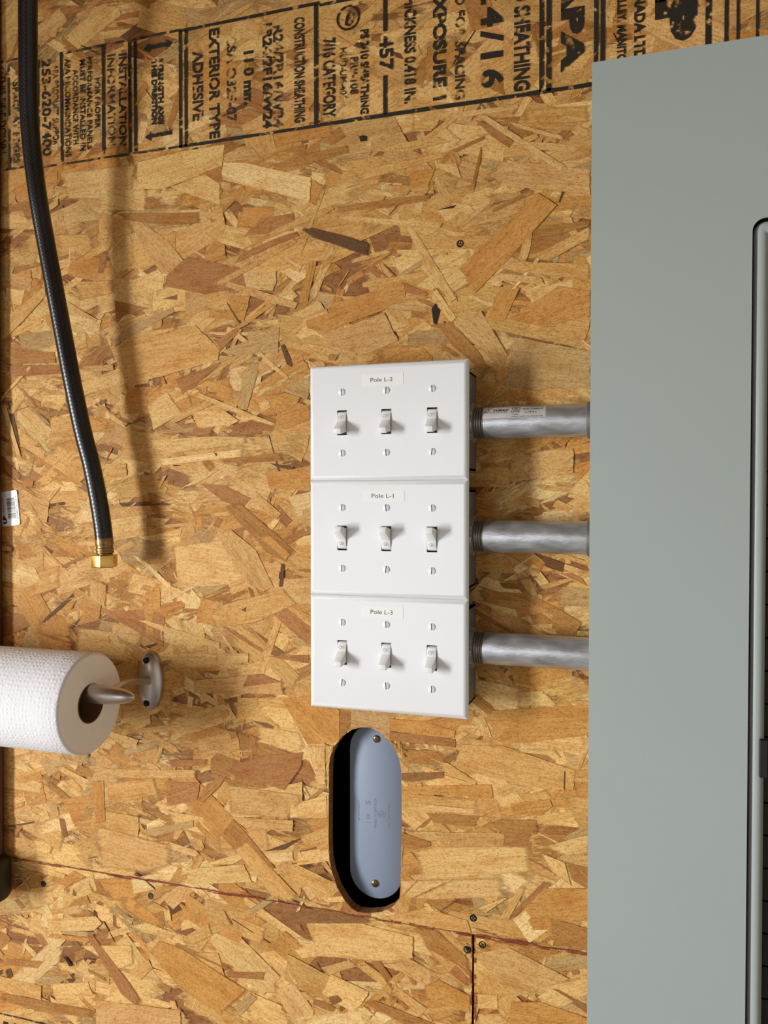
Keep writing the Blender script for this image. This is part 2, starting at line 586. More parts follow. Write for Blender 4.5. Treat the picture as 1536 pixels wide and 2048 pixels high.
def lay_flake(poly, col, ang, depth, rag=0.0, fray=0.0, ymax=1.38):
    """one wood flake: top face plus a thin edge, lying `depth` mm proud of the board"""
    poly = hull(poly)
    if len(poly) < 3: return
    cx = sum(p[0] for p in poly) / len(poly); cz = sum(p[1] for p in poly) / len(poly)
    ca, sa = math.cos(ang), math.sin(ang)
    ou, ov = random.uniform(-9, 9), random.uniform(-9, 9)
    if cz > ZSTAMP:      # pressed flat where the stamp went on
        tl, lim, th = .003, .2, .3
        ymax *= .72
    else:
        tl, lim, th = (.022, .9, .75) if ymax < 2 else (.006, .25, .8)
        depth = depth * 1.7
    tx, tz = random.uniform(-tl, tl), random.uniform(-tl, tl)
    col = col[:3] + [fray]
    for B in BOARDS:
        x0, x1, z0, z1 = B.r
        xs = [p[0] for p in poly]; zs = [p[1] for p in poly]
        if max(xs) < x0 or min(xs) > x1 or max(zs) < z0 or min(zs) > z1: continue
        q = poly
        cut = min(xs) < x0 or max(xs) > x1 or min(zs) < z0 or max(zs) > z1
        if cut:
            q = clip(clip(clip(clip(q, -1, 0, -x0), 1, 0, x1), 0, -1, -z0), 0, 1, z1)
            if len(q) < 3: continue
        pieces = minus_hole(q) if B is BOARDS[0] else [q]
        for pc in pieces:
            if len(pc) < 3: continue
            if rag and not cut and len(pieces) == 1:
                pc2 = []
                for i in range(len(pc)):
                    a, b = pc[i], pc[(i + 1) % len(pc)]
                    pc2.append(a)
                    L = math.hypot(b[0] - a[0], b[1] - a[1])
                    al = abs((b[0] - a[0]) * ca + (b[1] - a[1]) * sa) / (L + 1e-6)
                    k = int(L / (4.0 if al < 0.7 else 14.0))
                    amp = rag * (1.0 if al < 0.7 else 0.35)
                    for j in range(1, min(k, 9)):
                        t = j / k
                        pc2.append((a[0] + (b[0] - a[0]) * t + random.uniform(-amp, amp), a[1] + (b[1] - a[1]) * t + random.uniform(-amp, amp)))
                pc = pc2
            n = len(pc)
            if area2(pc) < 0: pc = pc[::-1]
            vt, vb, uv = [], [], []
            for x, z in pc:
                dx, dz = x - cx, z - cz
                y = -max(0.05, min(ymax - .0 + depth * .02, depth + min(lim, max(-lim, tx * dx + tz * dz))))
                vt.append((x, y, z)); vb.append((x, y + th, z))
                uv.append(((dx * ca + dz * sa) * MM + ou, (-dx * sa + dz * ca) * MM + ov))
            mx_, mz_ = sum(p[0] for p in pc) / n - cx, sum(p[1] for p in pc) / n - cz
            ctr = (mx_ + cx, -max(0.05, min(ymax + depth * .02, depth + min(lim, max(-lim, tx * mx_ + tz * mz_)))), mz_ + cz)
            cuv = ((mx_ * ca + mz_ * sa) * MM + ou, (-mx_ * sa + mz_ * ca) * MM + ov)
            fan = [(k, (k + 1) % n, n) for k in range(n)]
            B.raw(vt + [ctr], fan, [col] * (n + 1), uv + [cuv], [0.0] * n + [1.0])
            if fray < 0.05:
                B.raw(vt + vb, [(k, n + k, n + (k + 1) % n, (k + 1) % n) for k in range(n)], [col] * (2 * n), uv * 2)


def strand(cx, cz, L, w, ang, taper=0.25):
    pts = []
    for s, t in ((-1, -1), (1, -1), (1, 1), (-1, 1)):
        pts.append((s * L / 2 + random.uniform(-.12, .12) * L, t * w / 2 * (1 + random.uniform(-taper, taper))))
    pts.append((L / 2 * random.uniform(0.8, 1.12), random.uniform(-.3, .3) * w))
    pts.append((-L / 2 * random.uniform(0.8, 1.12), random.uniform(-.3, .3) * w))
    ca, sa = math.cos(ang), math.sin(ang)
    return [(cx + a * ca - b * sa, cz + a * sa + b * ca) for a, b in pts]


def rnd_flakes():
    A = (FX1 - FX0) * (FZ1 - FZ0)
    n = int(A / 215)
    items = []
    for i in range(n):
        k = random.random()
        if k < 0.34:      # broad flakes
            L, w = random.uniform(38, 105), random.uniform(12, 36)
            ang = random.gauss(0, 0.34)
            c = random.choices('ptnobrgw', (30, 28, 12, 13, 6, 4, 6, 5))[0]
        elif k < 0.66:    # sticks
            L, w = random.uniform(25, 90), random.uniform(3, 11)
            ang = random.gauss(0, 0.55)
            c = random.choices('ptnobrgdew', (28, 24, 8, 13, 11, 5, 7, 2.5, 4, 7))[0]
        elif k < 0.89:    # chips
            L, w = random.uniform(8, 28), random.uniform(3, 12)
            ang = random.uniform(-1.5, 1.5)
            c = random.choices('ptnobrgdew', (26, 22, 8, 13, 11, 5, 5, 3, 4, 9))[0]
        else:             # splinters
            L, w = random.uniform(10, 45), random.uniform(0.8, 2.2)
            ang = random.uniform(-1.3, 1.3)
            c = random.choices('pbdkew', (24, 20, 16, 8, 16, 16))[0]
        prio = i / n + (0.10 if k >= 0.89 else 0)
        items.append((prio, L, w, ang, c))
    items.sort()
    for j, (pr, L, w, ang, c) in enumerate(items):
        lay_flake(strand(random.uniform(FX0, FX1), random.uniform(FZ0, FZ1), L, w, ang), jit(LIN[c], 0.07) + [1],
                  ang, 0.10 + 0.65 * j / len(items), 0.9, random.choice((0, 0, 0, .25, .6, 1.0)))


rnd_flakes()

# flakes that stand out on this wall, each read from the photograph: view window, colour letter, outline in that view
WIN = {'A': (200, 280, .3255), 'B': (660, 200, .3516), 'C': (180, 740, .2995), 'D': (180, 1340, .3255), 'E': (780, 1420, .2734),
       'F': (0, 1700, .4036), 'G': (560, 1760, .4167), 'H': (0, 560, .1953), 'T': (0, 0, .4167), 'U': (560, 0, .4167)}
NOTABLE = """
Td 1060 560 1180 490 1190 510 1080 560
Tb 800 600 870 400 900 430 820 620
Tp 300 830 660 790 640 960 320 960
Tp 1130 110 1260 90 1240 200 1110 170
Ub 880 0 1010 0 1050 120 920 150
Ub 1000 370 1070 350 1080 460 1010 430
Ap 225 300 240 140 500 75 770 30 755 160 600 210 430 290 380 305
Ap 430 290 650 210 740 270 745 405 560 340
Aw 750 205 760 140 900 145 1300 235 1290 380 1050 310 760 245
Ab 1040 160 1300 80 1530 35 1535 80 1200 170
Ap 0 205 225 225 225 300 300 320 290 445 0 440
At 0 450 170 500 200 580 0 615
Ab 100 455 620 445 625 515 400 528 180 500
An 180 490 230 490 420 620 545 780 500 840 380 820 270 660
Ar 400 900 410 840 540 720 870 790 900 900 650 950
At 850 690 1100 540 1430 400 1440 430 1250 520 1010 620
Ar 830 760 870 700 1100 600 1210 565 1225 590 980 680
At 690 890 880 790 1200 600 1225 625 1000 760 740 900
Ad 1225 545 1300 535 1536 595 1675 640 1660 720 1536 650 1300 600
Ap 1070 725 1120 700 1245 780 1225 815
At 1210 740 1370 310 1385 315 1225 745
Ao 1230 990 1290 745 1335 740 1280 995
An 770 900 790 870 1020 940 1220 1000 1200 1040 1000 985
At 70 1280 590 1140 740 1290 730 1350 400 1450 190 1500 130 1420
Ar 715 1240 850 1150 860 1180 740 1300
Ag 750 1300 960 1210 1105 1150 1100 1310 800 1320
Ap 835 1210 860 1190 1165 1460 1150 1475
Ae 970 1360 1035 1245 1050 1260 990 1365
Ad 1110 1260 1135 1250 1190 1380 1185 1400 1150 1380
Ag 890 1536 925 1360 985 1360 950 1536
Ar 470 1470 620 1440 740 1370 720 1400 560 1536 500 1530
Ap 190 870 400 840 395 920 190 950
Ag 80 1240 200 1140 450 1030 460 1060 250 1180 100 1260
Ao 860 1140 1050 1000 1080 1010 900 1140 740 1220
Ao 1270 1110 1536 1020 1536 1130 1390 1180 1280 1160
Br 830 120 900 140 1045 240 1020 275 920 210
Bn 910 430 1040 350 1480 400 1480 540 1200 510 1000 490
Bp 820 85 880 85 1100 230 1350 385 1320 415 1000 200
Bo 735 960 1180 530 1290 600 1060 860 830 1095
Bn 1075 910 1130 690 1165 670 1140 850 1120 910
Bt 1090 140 1110 60 1480 30 1480 130 1250 140
Bb 35 640 30 610 450 550 600 540 560 575 300 620
Bp 60 690 70 655 640 705 625 730 300 710
Bb 620 1290 690 1260 860 1450 900 1536 840 1520 700 1400
Bn 705 1280 720 1240 860 1200 1010 1450 980 1530
Bp 440 730 475 730 600 960 720 1130 690 1150 560 1000
Bp 570 1110 610 1080 720 1240 690 1270
Bk 580 1190 600 1160 630 1200 610 1280 590 1270
Bg 1050 1350 1480 1430 1480 1640 1000 1640
Bo 0 1170 420 1035 430 1120 300 1200 0 1310
Bn 0 1330 310 1210 390 1370 190 1455 0 1400
Bt 110 415 690 290 690 320 450 390 170 470
Bt 180 290 600 215 680 240 420 300
Bo 460 400 600 395 560 500 455 500
Bp 920 1025 960 985 1200 1010 1220 1050
Bt 960 960 1050 920 1480 935 1480 1020 1300 1010
Bb 1160 790 1190 720 1480 690 1470 720 1300 770
Bt 1130 900 1480 720 1480 790 1240 920
Bo 1020 1250 1300 1060 1480 1090 1480 1230 1200 1290
Bo 890 1260 950 1100 1080 1070 1000 1250
Bp 610 370 720 360 750 450 640 400
Bp 635 170 660 160 745 235 720 260
Bk 165 210 190 203 215 208 217 238 175 242
Bb 690 290 880 205 885 225 720 300
Bb 805 500 860 270 866 300 820 520
Bk 620 625 720 600 700 618
Br 425 1040 560 1100 550 1120 430 1100
Cp 390 240 520 150 620 290 430 400
Ct 520 350 690 240 840 200 830 230 560 360
Cp 695 320 700 280 900 270 1000 340 940 370 730 390
Cp 700 175 715 145 1260 365 1250 380 1130 350
Cp 400 470 830 440 1050 450 1050 490 550 560 400 520
Cw 460 595 1030 525 1030 580 850 600 465 640
Cb 875 600 1290 550 1310 610 1100 600 880 625
Cd 1200 620 1370 650 1370 670 1250 650
Cr 740 760 900 770 1080 860 1020 920 900 880
Cn 860 1110 950 1070 1110 1200 1230 1450 1160 1480 1020 1400
Cp 570 1180 880 1140 1020 1390 940 1430 590 1455
Cb 890 900 1000 880 1330 1160 1390 1220 1310 1290 1180 1220
Co 1010 1000 1060 980 1340 1230 1310 1270
Ct 800 1640 900 1560 1300 1460 1390 1560 1100 1690 850 1720
Cp 330 1670 380 1670 870 1820 870 1860 760 1830 480 1740
Ct 1080 880 1110 810 1280 960 1250 1000
Cr 1190 1910 1350 1900 1475 1900 1475 1960 1350 1940
Cd 1265 1450 1280 1290 1305 1290 1290 1450
Cp 490 1920 600 1890 1060 1890 1060 1950 700 1990
Cp 130 1000 390 960 395 1100 180 1140
Cp 610 790 840 660 880 660 700 770
Co 1180 690 1475 640 1475 810 1200 790
Co 1255 260 1475 230 1475 330 1300 400 1255 360
Cr 570 60 800 0 830 0 620 165
Cg 1020 30 1060 0 1130 0 1050 270 995 260
Cd 1015 1600 1050 1580 1045 1615
Cd 830 550 860 560 850 580
Cn 0 1380 120 1430 110 1590 0 1540
Dn 640 60 1060 20 1190 80 1200 150 900 130 640 140
Dr 660 60 1060 20 1180 70 900 110
Do 1185 180 1360 150 1360 235 1536 245 1536 440 1340 455
Dp 1040 340 1300 380 1330 480 1250 510 1030 440
Dr 870 580 1100 520 1320 500 1300 600 1200 740 900 640
Dn 840 700 1300 760 1310 810 1220 820 1225 910 860 880
Dn 870 900 1250 920 1250 990 950 960
Dp 700 1190 940 1120 950 1150 880 1190
Dp 600 1220 950 1190 1000 1300 600 1310
Dw 1090 1120 1250 1110 1260 1170 1120 1180
Dt 885 1090 960 1040 1290 1390 1250 1425 1130 1400
Db 810 1010 885 910 1140 1210 1090 1240 900 1110
Dn 25 960 60 950 510 1070 520 1200 360 1250 60 1215
Dt 100 690 400 660 430 760 120 830
Do 15 680 90 670 100 930 40 940
Dr 470 770 530 690 680 690 660 800 480 830
Db 660 800 720 700 840 650 800 710 700 810
Dg 330 980 640 920 640 960 400 1020
Dd 1080 1110 1300 1030 1200 1100
Dn 0 605 660 610 660 660 200 660
Dp 1230 825 1470 760 1470 910 1230 905
Dp 1330 460 1500 460 1470 620 1380 620
Dr 480 550 735 545 720 580 500 600
Eo 700 60 760 0 1460 -40 1460 180 1060 230 830 240
Ep 690 40 660 100 750 200 620 170
Et 470 400 530 250 830 260 1000 320 1360 440 1340 580 1100 570 700 480
Et 370 375 420 380 640 520 630 550 420 470
Eo 90 560 740 540 755 640 500 610 100 600
Et 90 600 650 650 650 720 100 670
Ep 90 670 660 720 660 760 90 720
Eb 270 750 660 770 620 850 320 820
Eb 800 790 1080 800 1085 910 820 890 700 830
Et 605 810 650 770 780 780 670 860
Ep 160 1030 300 990 1030 990 1050 1180 400 1210 240 1240
Ep 80 1240 830 1220 860 1360 300 1390 90 1370
Er 0 155 480 210 480 270 0 220
Ob 0 0 0 0 0 0
Eo 0 60 240 80 480 150 470 200 200 170 0 150
Ee 90 460 390 450 400 490 160 520 90 510
Ep 400 470 610 540 560 550 400 490
Eb 80 890 300 960 300 990 180 1020 90 1000
Ep 1120 990 1460 900 1460 1040 1280 1070
Eb 1290 1110 1460 1150 1460 1310 1330 1240
Ep 1110 1040 1280 1110 1330 1290 1180 1170
Eo 880 680 1170 650 1190 700 1100 770 900 760
Ep 1360 430 1440 190 1460 190 1460 260 1390 440
Er 870 1500 1130 1240 1200 1260 1000 1440 880 1536
Et 790 1536 960 1270 1000 1290 870 1536
Eo 980 1450 1130 1300 1460 1300 1460 1536 1050 1536
Ed 1270 570 1275 440 1285 440 1280 600
En 760 590 880 530 1000 555 820 635
Ep 650 1440 840 1370 860 1370 700 1480
Fp 60 60 130 50 330 120 320 140 150 90
Fo 270 165 370 100 430 130 340 175
Fp 650 370 720 350 890 410 860 440 700 400
Ft 0 620 210 670 210 740 0 690
Fb 0 700 250 770 480 790 480 830 200 800 0 740
Fp 395 470 660 465 670 560 600 590
Ft 640 600 740 540 760 580 700 640
Fp 240 340 480 325 510 360 470 395 240 400
Fr 420 400 450 395 560 540 660 670 710 750 700 795 610 720
Ft 1050 590 1220 690 1190 720 1060 640
Fo 740 500 790 440 900 480 1230 690 1100 815 900 690
Fg 1180 810 1165 775 1240 700 1280 730 1200 815
Fe 1103 275 1160 370 1145 372
Ft 890 440 1040 355 1060 420 960 470
Fk 315 520 330 525 370 570 350 575
Fr 1120 600 1320 600 1310 640 1130 625
Fn 480 740 660 770 900 790 900 862 480 862
Ge 0 180 120 130 300 150 445 190 440 205 150 200 0 205
Gp 165 250 180 195 400 205 640 270 640 370 500 385 170 360
Gb 650 220 740 220 915 380 915 440 860 410 700 320
Gb 390 580 450 570 760 691 600 691
Go 690 500 760 470 920 550 920 640 700 560
Gt 450 190 700 130 900 190 920 250 620 210
Gn 930 350 1100 320 1390 470 1280 490 1120 560
Gp 940 540 1050 540 1050 620 945 610
Go 1110 580 1250 580 1480 660 1480 720 1100 700
Gp 1230 560 1300 500 1480 460 1480 540 1350 610
Ge 1300 515 1340 520 1480 600 1480 640
Gb 1300 180 1480 230 1480 340 1310 270
Gp 690 130 720 115 745 140 720 160
Ht 0 540 60 400 470 60 480 160 250 420 0 660
Hb 110 690 570 740 580 850 110 860
Hr 110 880 640 870 650 960 130 990
Hp 20 1240 30 1190 310 880 330 900
Hp 10 1260 60 1240 160 1580 240 1850 190 1830
Ht 760 20 1180 0 1190 140 850 210
Hr 1180 210 1536 290 1190 400
Hp 440 720 590 660 600 740 450 735
Hn 710 230 1010 410 990 430 720 330
Hp 420 1180 690 1170 700 1270 430 1240
Ht 850 880 1170 870 1180 930 860 940
Ht 1090 1880 1300 1880 1310 2000 1090 2030
"""


def notable():
    rows = [r.split() for r in NOTABLE.strip().splitlines()]
    rows = [r for r in rows if r[0][0] in WIN]
    for j, r in enumerate(rows):
        ox, oy, s = WIN[r[0][0]]
        q = [float(x) for x in r[1:]]
        poly = []
        for a, b in zip(q[::2], q[1::2]):
            w = P(ox + a * s, oy + b * s)
            poly.append((w.x, w.z))
        c = np.array(poly) - np.mean(poly, axis=0)
        ev, evec = np.linalg.eigh(c.T @ c)
        ax = evec[:, 1]
        lay_flake(poly, jit(LIN[r[0][1]], 0.04) + [1], math.atan2(ax[1], ax[0]), 0.92 + 0.2 * j / len(rows), 0.7, random.choice((0, 0, 0, .12, .2, .3)), 9)


notable()
# splinters and stained fringe along the sawn red edges
RED = [srgb(c) + [1] for c in ((150, 66, 44), (158, 84, 56), (136, 60, 46))]
for i in range(230):
    x = random.uniform(FX0, FX1)
    up = random.random() < 0.62
    w = random.choice((0.8, 1.1, 1.5, 2.0))
    L_ = random.uniform(5, 34)
    z = ZSEAM + (0.25 + w / 2 if up else -0.5 - w / 2)
    lay_flake([(x - L_ / 2, z - w / 2), (x + L_ / 2, z - w / 2), (x + L_ / 2, z + w / 2), (x - L_ / 2, z + w / 2)], random.choice(RED), 1.5, 1.12, 0, random.choice((.7, 1.0)), 9)
for i in range(60):
    z = random.uniform(FZ0, ZSEAM - 2)
    w = random.choice((1.2, 2, 3))
    L_ = random.uniform(4, 16)
    x = XSEAM - 0.95 - w / 2 if random.random() < .6 else XSEAM + 0.95 + w / 2
    lay_flake([(x - w / 2, z - L_ / 2), (x + w / 2, z - L_ / 2), (x + w / 2, z + L_ / 2), (x - w / 2, z + L_ / 2)], random.choice(RED), 0, 1.12, 0, random.choice((.7, 1.0)), 9)

EDGE = srgb((92, 26, 22)) + [0]
BASE = srgb((150, 104, 60)) + [0]
THK = 11.1
for bi, B in enumerate(BOARDS):
    xa, xb, za, zb = B.r
    mb = MB()
    if bi == 0:
        holed(mb, [(xa, za), (xb, za), (xb, zb), (xa, zb)], HOLE, THK, 0.0)
    else:
        mb.box(xa, xb, 0, THK, za, zb)
    nrm = len(mb.v)
    cols = []
    for (x, y, z) in mb.v: cols.append(BASE)
    B.raw([tuple(v) for v in mb.v], mb.f, cols, [(v[0] * MM * 0.5, v[2] * MM * 0.5) for v in mb.v])
    # dyed edge strips of the board
    if bi == 0:
        B.raw([(FX0, -0.05, za), (FX1, -0.05, za), (FX1, THK, za), (FX0, THK, za)], [(0, 1, 2, 3)], [EDGE] * 4, [(0, 0)] * 4)
    else:
        B.raw([(FX0 if bi == 1 else xa, -0.05, zb), (xb if bi == 1 else FX1, -0.05, zb), (xb if bi == 1 else FX1, THK, zb), (FX0 if bi == 1 else xa, THK, zb)],
              [(0, 1, 2, 3)], [EDGE] * 4, [(0, 0)] * 4)
        xe = xb if bi == 1 else xa
        s = 0.02 if bi == 1 else -0.02
        B.raw([(xe + s, -0.9, za), (xe + s, -0.9, zb), (xe + s, THK, zb), (xe + s, THK, za)], [(0, 1, 2, 3)], [EDGE] * 4, [(0, 0)] * 4)
    me = bpy.data.meshes.new('osb_panel')
    me.from_pydata([(a * MM, b * MM, c * MM) for a, b, c in B.v], [], B.f)
    ca = me.color_attributes.new('fc', 'FLOAT_COLOR', 'POINT')
    ca.data.foreach_set('color', np.array(B.c, dtype=np.float32).ravel())
    ea = me.attributes.new('ed', 'FLOAT', 'POINT')
    ea.data.foreach_set('value', np.array(B.ed, dtype=np.float32))
    uvl = me.uv_layers.new(name='grain')
    li = np.zeros(len(me.loops), dtype=np.int32)
    me.loops.foreach_get('vertex_index', li)
    uvl.data.foreach_set('uv', np.array(B.uv, dtype=np.float32)[li].ravel())
    me.materials.append(M_OSB)
    o = bpy.data.objects.new('osb_panel', me)
    COL.objects.link(o)
    o.parent = wall_back

# ---------------------------------------------------------------- stamped lettering on the boards
INK_Y = -1.45
ink, inkf = MB(), MB()


def stamp(s, xl, xr, y0, y1, bold=0.02, faint=False, space=1.0):
    """letters turned a quarter: they read downwards, their tops point to +x. xl/xr, y0/y1 are photograph pixels"""
    xm = (xl + xr) / 2
    a, b = P(xl, (y0 + y1) / 2), P(xr, (y0 + y1) / 2)
    t, e = P(xm, y0), P(xm, y1)
    put_text(inkf if faint else ink, s, lambda p, q: (a.x + q * (b.x - a.x), INK_Y, t.z + p * (e.z - t.z)), bold + 0.012, space=space)


def vbar(x0, x1, y0, y1, mbx=None):
    (mbx or ink).box(P(x0, (y0 + y1) / 2).x, P(x1, (y0 + y1) / 2).x, INK_Y, INK_Y + 0.05, P((x0 + x1) / 2, y1).z, P((x0 + x1) / 2, y0).z)


def hbar(u0, v0, u1, v1, th, mbx=None):
    z = (P(u0, v0).z + P(u1, v1).z) / 2
    xa, xb = P(u0, v0).x, P(u1, v1).x
    n = max(2, int((xb - xa) / 14))
    m_ = mbx or ink
    pts = []
    tops, bots = [], []
    for i in range(n + 1):
        x = xa + (xb - xa) * i / n
        tops.append((x, INK_Y, z + th / 2 + random.uniform(-.35, .35)))
        bots.append((x, INK_Y, z - th / 2 + random.uniform(-.35, .35)))
    m_.add(tops + bots, [(i, i + 1, n + 2 + i, n + 1 + i) for i in range(n)])


hbar(125, 107, 362, 62, 3.0, inkf); hbar(362, 62, 640, 8, 3.4); hbar(640, 8, 900, -36, 3.4)
hbar(83, 333, 362, 296, 2.6, inkf); hbar(362, 296, 640, 250, 3.6); hbar(640, 250, 1185, 171, 4.2); hbar(-60, 350, 60, 334, 2.4, inkf)
hbar(-40, 132, 36, 121, 2.2, inkf)
vbar(17, 21, 130, 338, inkf); vbar(76, 80, 120, 330, inkf); vbar(122, 127, 105, 325); vbar(205, 211, 92, 312)
vbar(258, 264, 85, 306); vbar(269, 275, 83, 304); vbar(359, 365, 62, 297); vbar(370, 376, 62, 294)
vbar(629, 637, 10, 250); vbar(767, 775, -40, 64); vbar(767, 775, 152, 229)
vbar(1079, 1088, -50, 186); vbar(1093, 1103, -50, 183); vbar(1188, 1197, -60, 170); vbar(1201, 1210, -60, 150)
vbar(1411, 1423, -90, 90); vbar(1449, 1457, -90, 90); vbar(1473, 1479, -90, 90); vbar(1512, 1518, -90, 80)
stamp('THIS SIDE DOWN', 1, 13, 150, 308, 0.01, True)
stamp('SPACE AT EDGES', 27, 40, 165, 327, 0.012, True)
stamp('253-620-7400', 85, 103, 120, 313, 0.012)
stamp('APA PRODUCT SUPPORT', 106, 118, 130, 300, 0.008, True)
stamp('APA RECOMMENDATIONS', 131, 142, 118, 315, 0.012)
stamp('ACCORDANCE WITH', 147, 157, 140, 290, 0.012)
stamp('MUST BE INSTALLED IN', 161, 172, 120, 303, 0.015)
stamp('PERFORMANCE PANELS', 175, 185, 115, 300, 0.015)
stamp('FOR PROPER', 191, 201, 157, 258, 0.015)
stamp('INFORMATION', 216, 231, 110, 293, 0.006, True)
stamp('INSTALLATION', 239, 254, 108, 292, 0.008)
stamp('STRENGTH AXIS', 317, 328, 118, 250, 0.04)
stamp('THIS DIRECTION', 304, 315, 120, 250, 0.045)
stamp('ADHESIVE', 386, 407, 103, 243, 0.018)
stamp('EXTERIOR TYPE', 419, 440, 58, 278, 0.022)
stamp('CSA O325-07', 454, 473, 72, 246, 0.015, True)
stamp('11.0 mm', 488, 508, 103, 210, 0.035)
stamp('1R24/2F16/W24', 526, 545, 48, 258, 0.025)
stamp('R24/2R16/W24', 547, 567, 52, 256, 0.02, True)
stamp('CONSTRUCTION SHEATHING', 589, 610, 36, 246, 0.02)
stamp('7/16 CATEGORY', 646, 672, 78, 236, 0.022)
stamp('HUD-UM-40C', 680, 694, 97, 203, 0.01, True)
stamp('PRP-108', 701, 717, 115, 190, 0.012, True)
stamp('PS 2-10 SHEATHING', 721, 738, 60, 230, 0.03)
stamp('457', 759, 787, 73, 143, 0.02)
stamp('THICKNESS 0.418 IN.', 809, 832, -22, 208, 0.022)
stamp('EXPOSURE 1', 866, 893, -22, 201, 0.03)
stamp('SIZED FOR SPACING', 910, 930, -62, 200, 0.015, True)
stamp('24/16', 961, 1008, -30, 176, 0.028, space=1.25)
stamp('RATED SHEATHING', 1028, 1060, -92, 183, 0.025)
stamp('APA', 1122, 1169, -62, 143, 0.055, space=1.1)
stamp('SWAN VALLEY, MANITOBA', 1231, 1252, -84, 150, 0.03)
stamp('CANADA LTD.', 1268, 1290, -46, 126, 0.03)
stamp('LP', 1310, 1394, -85, 85, 0.07, space=1.1)
# two heads of the strength-axis arrows
for (u0, u1, v, two) in ((288, 345, 98, True), (291, 345, 274, False)):
    a, b = P(u0, v), P(u1, v)
    z, L = a.z, b.x - a.x
    ink.prism([(a.x, z - 1), (a.x + 8, z + 5), (a.x + 8, z + 2), (b.x - (8 if two else 0), z + 2.4), (b.x - (8 if two else 0), z - 2.4), (a.x + 8, z - 2.5), (a.x + 8, z - 6)], INK_Y + .05, INK_Y)
    if two: ink.prism([(b.x, z), (b.x - 8, z + 6), (b.x - 8, z - 6)], INK_Y + .05, INK_Y)
# round certification mark
c = P(697, 37)
ring_o = [(c.x + 13 * math.cos(a), c.z + 13 * math.sin(a)) for a in np.linspace(0, 2 * math.pi, 36, endpoint=False)]
ring_i = [(c.x + 10.8 * math.cos(a), c.z + 10.8 * math.sin(a)) for a in np.linspace(0, 2 * math.pi, 36, endpoint=False)]
holed(ink, ring_o, ring_i, INK_Y + .05, INK_Y)
ink.prism([(c.x - 4, c.z - 7), (c.x + 1, c.z - 9), (c.x + 6, c.z - 5), (c.x + 2, c.z - 1), (c.x + 7, c.z + 3), (c.x + 1, c.z + 8), (c.x - 2, c.z + 2)], INK_Y + .05, INK_Y)
# the corner of another stamp on the lower board
hbar(-60, 2014, 100, 2045, 2.2, inkf)
for k in range(5):
    vbar(8 + k * 22, 18 + k * 22, 2042 + k * 4, 2062 + k * 4)
ink.build('printed_stamp', M_INK, wall_back)
inkf.build('faint_stamp', M_INKF, wall_back)

# ================================================================== THINGS
def copy_tree(o, parent=None):
    c = o.copy()
    COL.objects.link(c)
    if parent: c.parent = parent
    for ch in list(o.children): copy_tree(ch, c)
    return c


# ---------------------------------------------------------------- three-gang switches
PW, PH = 161.9, 114.3
DEPTH = 52.0
BOXR = PW / 2 - 2.3


def make_lever(name, parent, on, cx):
    prof = [(11.0, -2.5), (10.0, -0.4), (7.5, 0.9), (2.2, 1.7), (1.2, 2.2), (-6.3, 13.2), (-7.1, 13.9), (-11.6, 12.6), (-12.2, 11.8), (-10.2, 4.0), (-9.4, 0.6), (-9.6, -4), (11.0, -4)]
    m = MB()
    n = len(prof)
    vs = []
    for s in (-1, 1):
        for (z, h) in prof:
            hw = 4.65 - 0.075 * max(h, 0)
            vs.append((cx + s * hw, -DEPTH - h, z if not on else -z))
    fs = [tuple(range(n)), tuple(range(n, 2 * n))] + [(k, (k + 1) % n, n + (k + 1) % n, n + k) for k in range(n)]
    m.add(vs, fs)
    lever = m.build(name, M_LEVER, parent, smooth=35, bevel=0.35)
    t = MB()
    zc = 5.1 if not on else -5.1
    put_text(t, 'ON' if on else 'OFF', lambda a, b: (cx + (a - .5) * (4.6 if on else 6.6), -DEPTH - 1.62 + (0.09 * (abs((zc - 2.1 + b * 4.2)) - 3)), zc - 2.1 + b * 4.2), 0.02)
    t.build('lettering', M_LEVERTXT, lever)
    return lever


